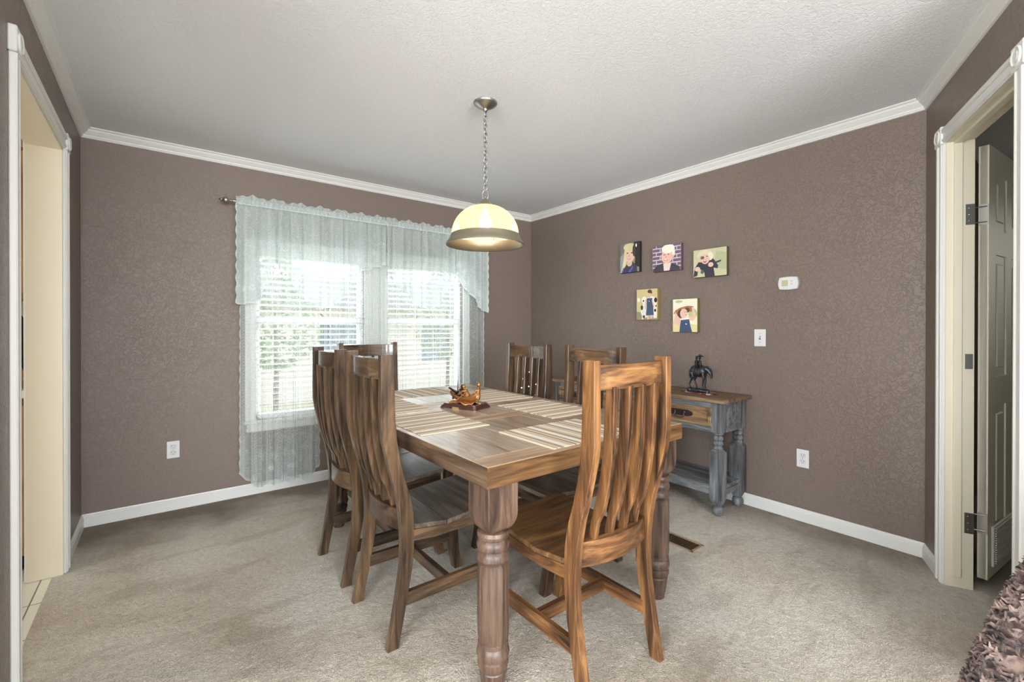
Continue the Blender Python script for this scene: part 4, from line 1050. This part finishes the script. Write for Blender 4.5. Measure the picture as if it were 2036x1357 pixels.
# ------------------------------------------------------------------ wall plates, thermostat, floor register
def outlet(loc, rz, label):
    t = thing('wall_outlet', label, 'outlet', loc, rz, 'white wall outlets')
    bm = bmesh.new(); box(bm, -.035, .035, -.006, 0, -.057, .057, bev=.003, seg=2); mk('cover_plate', bm, m_plate, t)
    for z in (.020, -.020):
        bm = bmesh.new(); box(bm, -.016, .016, -.0085, -.005, z-.014, z+.014, bev=.006)
        f = mk('receptacle', bm, m_plate, t)
        bm = bmesh.new()
        for x in (-.0065, .0065): box(bm, x-.0013, x+.0013, -.0091, -.008, z-.001, z+.008)
        ball(bm, (0, -.0085, z-.007), .0024, 1, .3, 1, u=8, v=6); mk('slots', bm, m_slot, f)
    bm = bmesh.new(); ball(bm, (0,-.006,0), .003, 1, .4, 1, u=8, v=6); mk('screw', bm, m_nickel, t)
outlet((-3.135, -.0, .403), 0, 'white double outlet low on the window wall, left of the curtain')
outlet((-.0, -2.658, .396), -pi/2, 'white double outlet low on the right wall, beside the console')
t = thing('light_switch', 'white toggle light switch below the thermostat', 'light switch', (0, -2.398, 1.154), -pi/2)
bm = bmesh.new(); box(bm, -.037, .037, -.006, 0, -.058, .058, bev=.003, seg=2); mk('cover_plate', bm, m_plate, t)
bm = bmesh.new(); box(bm, -.005, .005, -.007, -.005, -.012, .012); mk('toggle_slot', bm, m_slot, t)
bm = bmesh.new(); prism(bm, [(-.005,-.006), (-.005,.004), (-.018,.012), (-.020,.006)], 'X', -.0035, .0035); mk('toggle', bm, m_plate, t)
bm = bmesh.new()
for z in (-.03, .03): ball(bm, (0,-.006,z), .0028, 1, .4, 1, u=8, v=6)
mk('screws', bm, m_nickel, t)
t = thing('thermostat', 'white oval-sided wall thermostat with small screen', 'thermostat', (0, -2.578, 1.508), -pi/2)
def oval(w, h, b, n=10):
    p = []
    for i in range(n+1): u = -1+2*i/n; p.append((w*u*.86, h*(1-.10*u*u)))
    for i in range(1, n): u = 1-2*i/n; p.append((w*(.86+.14*(1-u*u)), h*.9*u))
    for i in range(n+1): u = 1-2*i/n; p.append((w*u*.86, -h*(1-.10*u*u)))
    for i in range(1, n): u = -1+2*i/n; p.append((-w*(.86+.14*(1-u*u)), h*.9*u))
    return p
bm = bmesh.new(); prism(bm, oval(.060,.042,0), 'Y', -.028, 0, bev=.004); bmesh.ops.recalc_face_normals(bm, faces=bm.faces); mk('housing', bm, m_plate, t)
BX('screen', plain('lcd_green', srgb(182,178,140), .2), t, -.036, -.000, -.0292, -.027, -.018, .020)
bm = bmesh.new()
for c in ((.022,.012),(.022,-.006),(-.026,-.030),(-.008,-.030)): ball(bm, (c[0], -.028, c[1]), .006 if c[0] > 0 else .0045, 1, .35, .8, u=12, v=8)
mk('buttons', bm, plain('grey_button', srgb(200,200,198), .4), t)
t = thing('floor_register', 'brown metal floor vent register set in the carpet', 'floor vent', (-.868, -2.295, 0))
bm = bmesh.new(); x_, y_ = .062, .158
box(bm, -x_, x_, -y_, -y_+.018, 0, .006, bev=.002); box(bm, -x_, x_, y_-.018, y_, 0, .006, bev=.002); box(bm, -x_, -x_+.014, -y_, y_, 0, .006, bev=.002); box(bm, x_-.014, x_, -y_, y_, 0, .006, bev=.002); box(bm, -x_, x_, .055, .068, 0, .0055)
mk('frame', bm, plain('tan_enamel', srgb(176,150,124), .4, .3), t)
bm = bmesh.new()
for i in range(22):
    y = -y_+.024+i*.0132
    if abs(y-.061) > .012: box(bm, -x_+.012, x_-.012, y, y+.005, .001, .0048)
mk('louvers', bm, plain('brown_enamel', srgb(104,80,54), .4, .4), t)
BX('duct', m_black, t, -x_+.012, x_-.012, -y_+.016, y_-.016, .0002, .001)

# ------------------------------------------------------------------ canvas prints
PM = {}
def pc(c):
    if c not in PM: PM[c] = plain('print_%02x%02x%02x' % c, srgb(*c), .75, 0, .15, 500)
    return PM[c]
def canvas(label, y0, y1, z0, z1, side, shapes, bgc):
    """y0 > y1: left and right edge as seen; shapes in 0..1 picture units"""
    w, h = y0-y1, z1-z0; th = .034
    t = thing('canvas_print', label, 'picture', (0, (y0+y1)/2, z0), -pi/2, 'small stretched canvas prints')
    bm = bmesh.new(); box(bm, -w/2, w/2, -th, -.001, 0, h, bev=.002); mk('canvas', bm, pc(side), t)
    bm = bmesh.new(); mats = [pc(bgc)]; k = 0
    def add(pts, col):
        nonlocal k
        k += 1
        m = pc(col)
        if m not in mats: mats.append(m)
        y = -th-.0004-.00012*k
        vs = [bm.verts.new((min(1, max(0, p[0]))*(w-.004)-(w-.004)/2, y, .002+min(1, max(0, p[1]))*(h-.004))) for p in pts]
        # drop coincident neighbours after clamping
        f = bm.faces.new(vs); f.material_index = mats.index(m)
        if f.normal.y > 0: f.normal_flip()
    add([(0,0),(1,0),(1,1),(0,1)], bgc)
    for s in shapes:
        if s[0] == 'e':
            _, cx, cy, rx_, ry_, col = s; add([(cx+rx_*cos(2*pi*i/28), cy+ry_*sin(2*pi*i/28)) for i in range(28)], col)
        else: add(s[1], s[2])
    bm.normal_update(); mk('picture', bm, mats, t)
E = lambda *a: ('e',)+a
Pg = lambda pts, c: ('p', pts, c)
skin, skd, wht, eye, lip = (222,184,166), (196,150,132), (236,230,226), (70,54,50), (190,110,104)
# girl with long blond hair, dark jacket with violet trim
canvas('canvas print of a girl with long blond hair, leftmost of the top row', -1.243, -1.445, 1.694, 1.950, (34,32,34), [
    Pg([(0,0),(.5,0),(.3,.6),(0,.8)], (150,152,148)), Pg([(0,.55),(.3,.75),(.2,1),(0,1)], (118,112,106)), Pg([(.78,.2),(1,.15),(1,1),(.72,1)], (44,40,42)),
    Pg([(.04,0),(.2,0),(.40,.5),(.36,.85),(.24,.8),(.20,.5),(.12,.2)], (216,204,160)), Pg([(.6,0),(.75,.1),(.8,.5),(.6,.5)], (150,138,104)),
    Pg([(.12,0),(.9,0),(.88,.18),(.68,.34),(.4,.32),(.2,.14)], (62,64,74)), E(.5,.30,.14,.10,(204,180,150)),
    E(.52,.60,.25,.27,skin), E(.48,.86,.30,.12,(206,192,146)), E(.34,.80,.10,.12,(212,198,150)), E(.74,.72,.08,.2,(70,58,52)),
    Pg([(.06,0),(.14,0),(.24,.16),(.18,.18)], (96,84,170)), Pg([(.42,0),(.58,0),(.72,.2),(.64,.2)], (96,84,170)),
    E(.40,.655,.045,.02,eye), E(.63,.65,.045,.02,eye), E(.49,.56,.03,.04,skd), E(.48,.465,.085,.028,lip), E(.48,.475,.06,.012,wht), E(.85,.88,.035,.06,(235,235,238))], (136,132,128))
br_ = []
for r in range(7):
    for c in range(4):
        xo = .0 if r % 2 else -.14; br_.append(Pg([(xo+c*.29+.01, r*.15+.02), (xo+c*.29+.27, r*.15+.02), (xo+c*.29+.27, r*.15+.13), (xo+c*.29+.01, r*.15+.13)], (116,92,110)))
br_ = [s for s in br_ if max(p[0] for p in s[1]) > 0.02 and min(p[0] for p in s[1]) < .98 and min(p[1] for p in s[1]) < .98]
canvas('canvas print of a fair haired boy before a brick wall, middle of the top row', -1.572, -1.829, 1.672, 1.880, (98,76,92), br_+[
    Pg([(.02,0),(.98,0),(.94,.14),(.74,.24),(.62,.34),(.44,.32),(.18,.24),(.05,.1)], (66,62,70)), Pg([(.42,0),(.62,0),(.68,.3),(.40,.3)], (222,206,196)),
    E(.53,.56,.20,.28,skin), E(.57,.84,.23,.17,(236,230,214)), E(.76,.68,.05,.16,(232,226,212)), E(.75,.54,.03,.06,skin), E(.44,.62,.034,.016,eye), E(.58,.63,.034,.016,eye), E(.50,.54,.022,.035,skd), E(.49,.42,.08,.034,lip), E(.49,.43,.06,.018,wht)], (206,196,204))
canvas('canvas print of a curly haired toddler gripping a bar, rightmost of the top row', -1.930, -2.186, 1.596, 1.802, (98,90,62), [
    Pg([(.6,.3),(1,.2),(1,.8),(.7,.9)], (176,178,140)), Pg([(0,0),(.14,0),(.20,.35),(.05,.3)], (188,188,150)),
    Pg([(.0,.02),(.12,.05),(.16,.35),(.34,.16),(.36,0),(.66,0),(.62,.3),(.74,.26),(.76,.36),(.62,.62),(.44,.72),(.2,.62),(.04,.34)], (58,56,66)),
    Pg([(.56,.40),(.84,.50),(.84,.56),(.56,.47)], (70,60,64)), E(.36,.78,.24,.20,(214,204,176)), E(.22,.66,.09,.12,(206,192,160)), E(.52,.72,.09,.14,(224,216,192)), E(.37,.64,.13,.18,skin), E(.28,.70,.06,.06,(120,96,90)), E(.42,.74,.03,.015,eye), E(.31,.70,.025,.012,eye), E(.36,.56,.05,.05,(150,80,80)), E(.36,.58,.035,.02,wht),
    E(.13,.30,.085,.085,skin), E(.54,.42,.08,.085,skin), E(.28,.18,.05,.07,(84,92,108))], (196,192,158))
canvas('canvas print of a boy in denim overalls leaning on a spotted calf', -1.417, -1.621, 1.286, 1.542, (150,126,66), [
    Pg([(0,.0),(1,0),(1,.12),(0,.28)], (150,140,116)), E(.1,.66,.06,.07,(236,230,226)), E(.70,.58,.27,.18,(230,224,214)), E(.42,.30,.22,.24,(228,222,208)), E(.38,.64,.13,.12,(232,226,216)), Pg([(.26,.02),(.34,.02),(.36,.3),(.28,.3)], (226,220,206)), Pg([(.82,.05),(.98,.05),(.96,.5),(.8,.5)], (232,226,216)),
    E(.92,.63,.07,.08,(34,32,34)), E(.26,.40,.06,.08,(60,54,52)), E(.9,.3,.05,.05,(40,38,40)), E(.36,.1,.06,.05,(70,64,60)), E(.34,.62,.04,.03,(60,54,52)), E(.94,.44,.03,.03,(40,38,40)),
    Pg([(.52,.02),(.62,.02),(.64,.18),(.52,.18)], skin), Pg([(.66,.04),(.78,.04),(.80,.18),(.66,.18)], skin), Pg([(.46,.14),(.84,.15),(.80,.5),(.76,.70),(.50,.70),(.50,.4)], (66,84,108)), Pg([(.40,.36),(.48,.34),(.50,.68),(.44,.66)], skin), Pg([(.78,.68),(.88,.4),(.84,.36),(.74,.62)], skin),
    E(.63,.82,.10,.11,skin), E(.645,.92,.105,.06,(84,62,50)), E(.73,.88,.03,.05,(84,62,50)), E(.59,.83,.014,.008,eye), E(.67,.83,.014,.008,eye), E(.62,.77,.03,.009,lip), E(.62,.60,.03,.012,(220,214,206))], (204,188,134))
canvas('canvas print of a toddler in overalls holding up a brown hat', -1.758, -1.965, 1.188, 1.444, (116,108,60), [
    Pg([(0,.7),(1,.72),(1,1),(0,1)], (232,226,204)), E(.25,.93,.16,.04,(176,184,130)), E(.82,.55,.18,.16,(180,186,128)), Pg([(0,0),(1,0),(1,.22),(0,.30)], (222,206,152)),
    Pg([(.02,.56),(.10,.66),(.3,.74),(.6,.79),(.86,.77),(.88,.66),(.74,.60),(.52,.66),(.3,.44),(.2,.42),(.1,.54)], (168,112,72)), E(.32,.52,.12,.17,(78,56,52)), E(.60,.66,.1,.08,(98,70,56)),
    Pg([(.02,.28),(.1,.62),(.2,.5),(.3,.42),(.24,.22)], skin), Pg([(.62,.36),(.84,.34),(.96,.44),(.86,.76),(.78,.74),(.84,.46),(.62,.46)], skin), Pg([(.22,.18),(.72,.18),(.68,.44),(.30,.42)], skin),
    Pg([(.28,.0),(.80,.0),(.74,.16),(.68,.38),(.34,.36),(.30,.16)], (60,80,108)), Pg([(.32,.36),(.70,.40),(.66,.44),(.34,.41)], (236,230,222)), E(.46,.56,.155,.145,skin), E(.50,.60,.02,.009,eye), E(.58,.605,.02,.009,eye), E(.545,.52,.03,.01,lip), E(.56,.24,.04,.018,(214,206,196))], (234,226,190))

# ------------------------------------------------------------------ lit corner greenery
random.seed(11)
gt = thing('artificial_tree', 'small green artificial tree with warm lights in the room corner', 'tree', (-.40, -.44, 0))
bm = bmesh.new(); lathe(bm, [(.07,0), (.085,.14), (.08,.14), (.0001,.13)], seg=24); mk('pot', bm, plain('dark_pot', srgb(60,44,34), .6), gt, smooth=True, angle=40)
bm = bmesh.new(); tube(bm, [(0,0,.1), (0,0,.80)], [.012,.004], 8); mk('trunk', bm, plain('tree_bark', srgb(70,50,36), .9), gt)
bm = bmesh.new()
for i in range(130):
    u = (i/130)**.8; z = .22+.58*u; R_ = .20*(1-u)**.8+.015; a = i*2.399
    tip = Vector((R_*cos(a), R_*sin(a), z-.03*(1-u)));
    for k in range(16):
        f = .15+.85*k/15; p = Vector((tip.x*f, tip.y*f, .22+.58*u+(tip.z-(.22+.58*u))*f))
        for q in (-1, 1):
            d = Vector((cos(a+q*.9), sin(a+q*.9), random.uniform(-.3,.7))).normalized()*.026; e = Vector((0,0,1)).cross(d).normalized()*.0016
            bm.faces.new([bm.verts.new(p-e), bm.verts.new(p+e), bm.verts.new(p+d)])
mk('needles', bm, plain('fir_green', srgb(50,78,40), .7), gt)
bm = bmesh.new()
for i in range(34):
    u = (i+.5)/34; z = .26+.54*u; R_ = .20*(1-u)**.8+.014; a = i*1.15+.4; ball(bm, (R_*cos(a), R_*sin(a), z), .0042, u=8, v=6)
mk('string_lights', bm, emit('warm_mini_light', (1,.72,.36,1), 14), gt)

# ------------------------------------------------------------------ shaggy throw at lower right
random.seed(5)
th = thing('shaggy_throw', 'shaggy dark brown fur throw heaped in the lower right corner of the view', 'throw', (-1.94, -3.80, 0))
def heap(u, a):
    # u 0 (top) .. 1 (floor)
    r = .03+.25*u**.85+.010*sin(3*a+1)*u+.006*sin(7*a)*u
    return Vector((r*cos(a), r*sin(a), .86*(1-u**1.3)))
bm = bmesh.new(); rows = []
for j in range(25):
    rows.append([bm.verts.new(heap(j/24, 2*pi*i/48)+Vector((0,0,.012*sin(i*1.7+j)*.6))) for i in range(48)])
for a, b in zip(rows, rows[1:]):
    for i in range(48): bm.faces.new((a[i], a[(i+1) % 48], b[(i+1) % 48], b[i]))
bm.faces.new(rows[0]); bmesh.ops.recalc_face_normals(bm, faces=bm.faces)
m, t_, b_ = nm('brown_fur'); c_ = N(t_, 'ShaderNodeTexCoord'); n_1 = N(t_, 'ShaderNodeTexNoise', Scale=34.0, Detail=4.0); t_.links.new(c_.outputs['Object'], n_1.inputs['Vector'])
t_.links.new(ramp(t_, n_1.outputs[0], [(.36, srgb(44,32,30)), (.50, srgb(96,76,72)), (.64, srgb(158,134,124))]), b_.inputs['Base Color']); b_.inputs['Roughness'].default_value = .9; b_.inputs['Sheen Weight'].default_value = .4
m_fur = m
mk('cloth', bm, m_fur, th, smooth=True)
bm = bmesh.new()
for i in range(8000):
    u = random.random()**.8; a = random.uniform(0, 2*pi); p = heap(u, a); nrm = Vector((cos(a), sin(a)/1.25, .55)).normalized()
    d = (nrm+Vector((random.uniform(-.7,.7), random.uniform(-.7,.7), random.uniform(-1.0,.3)))).normalized()
    q = p+d*.013; e = d.cross(Vector((random.uniform(-1,1),random.uniform(-1,1),random.uniform(-1,1)))).normalized()
    tube(bm, [p, q, q+(d*.4+e*.8)*.010], [.0036,.0030,.0012], 3)
o = mk('fur_pile', bm, m_fur, th); o['kind'] = 'stuff'
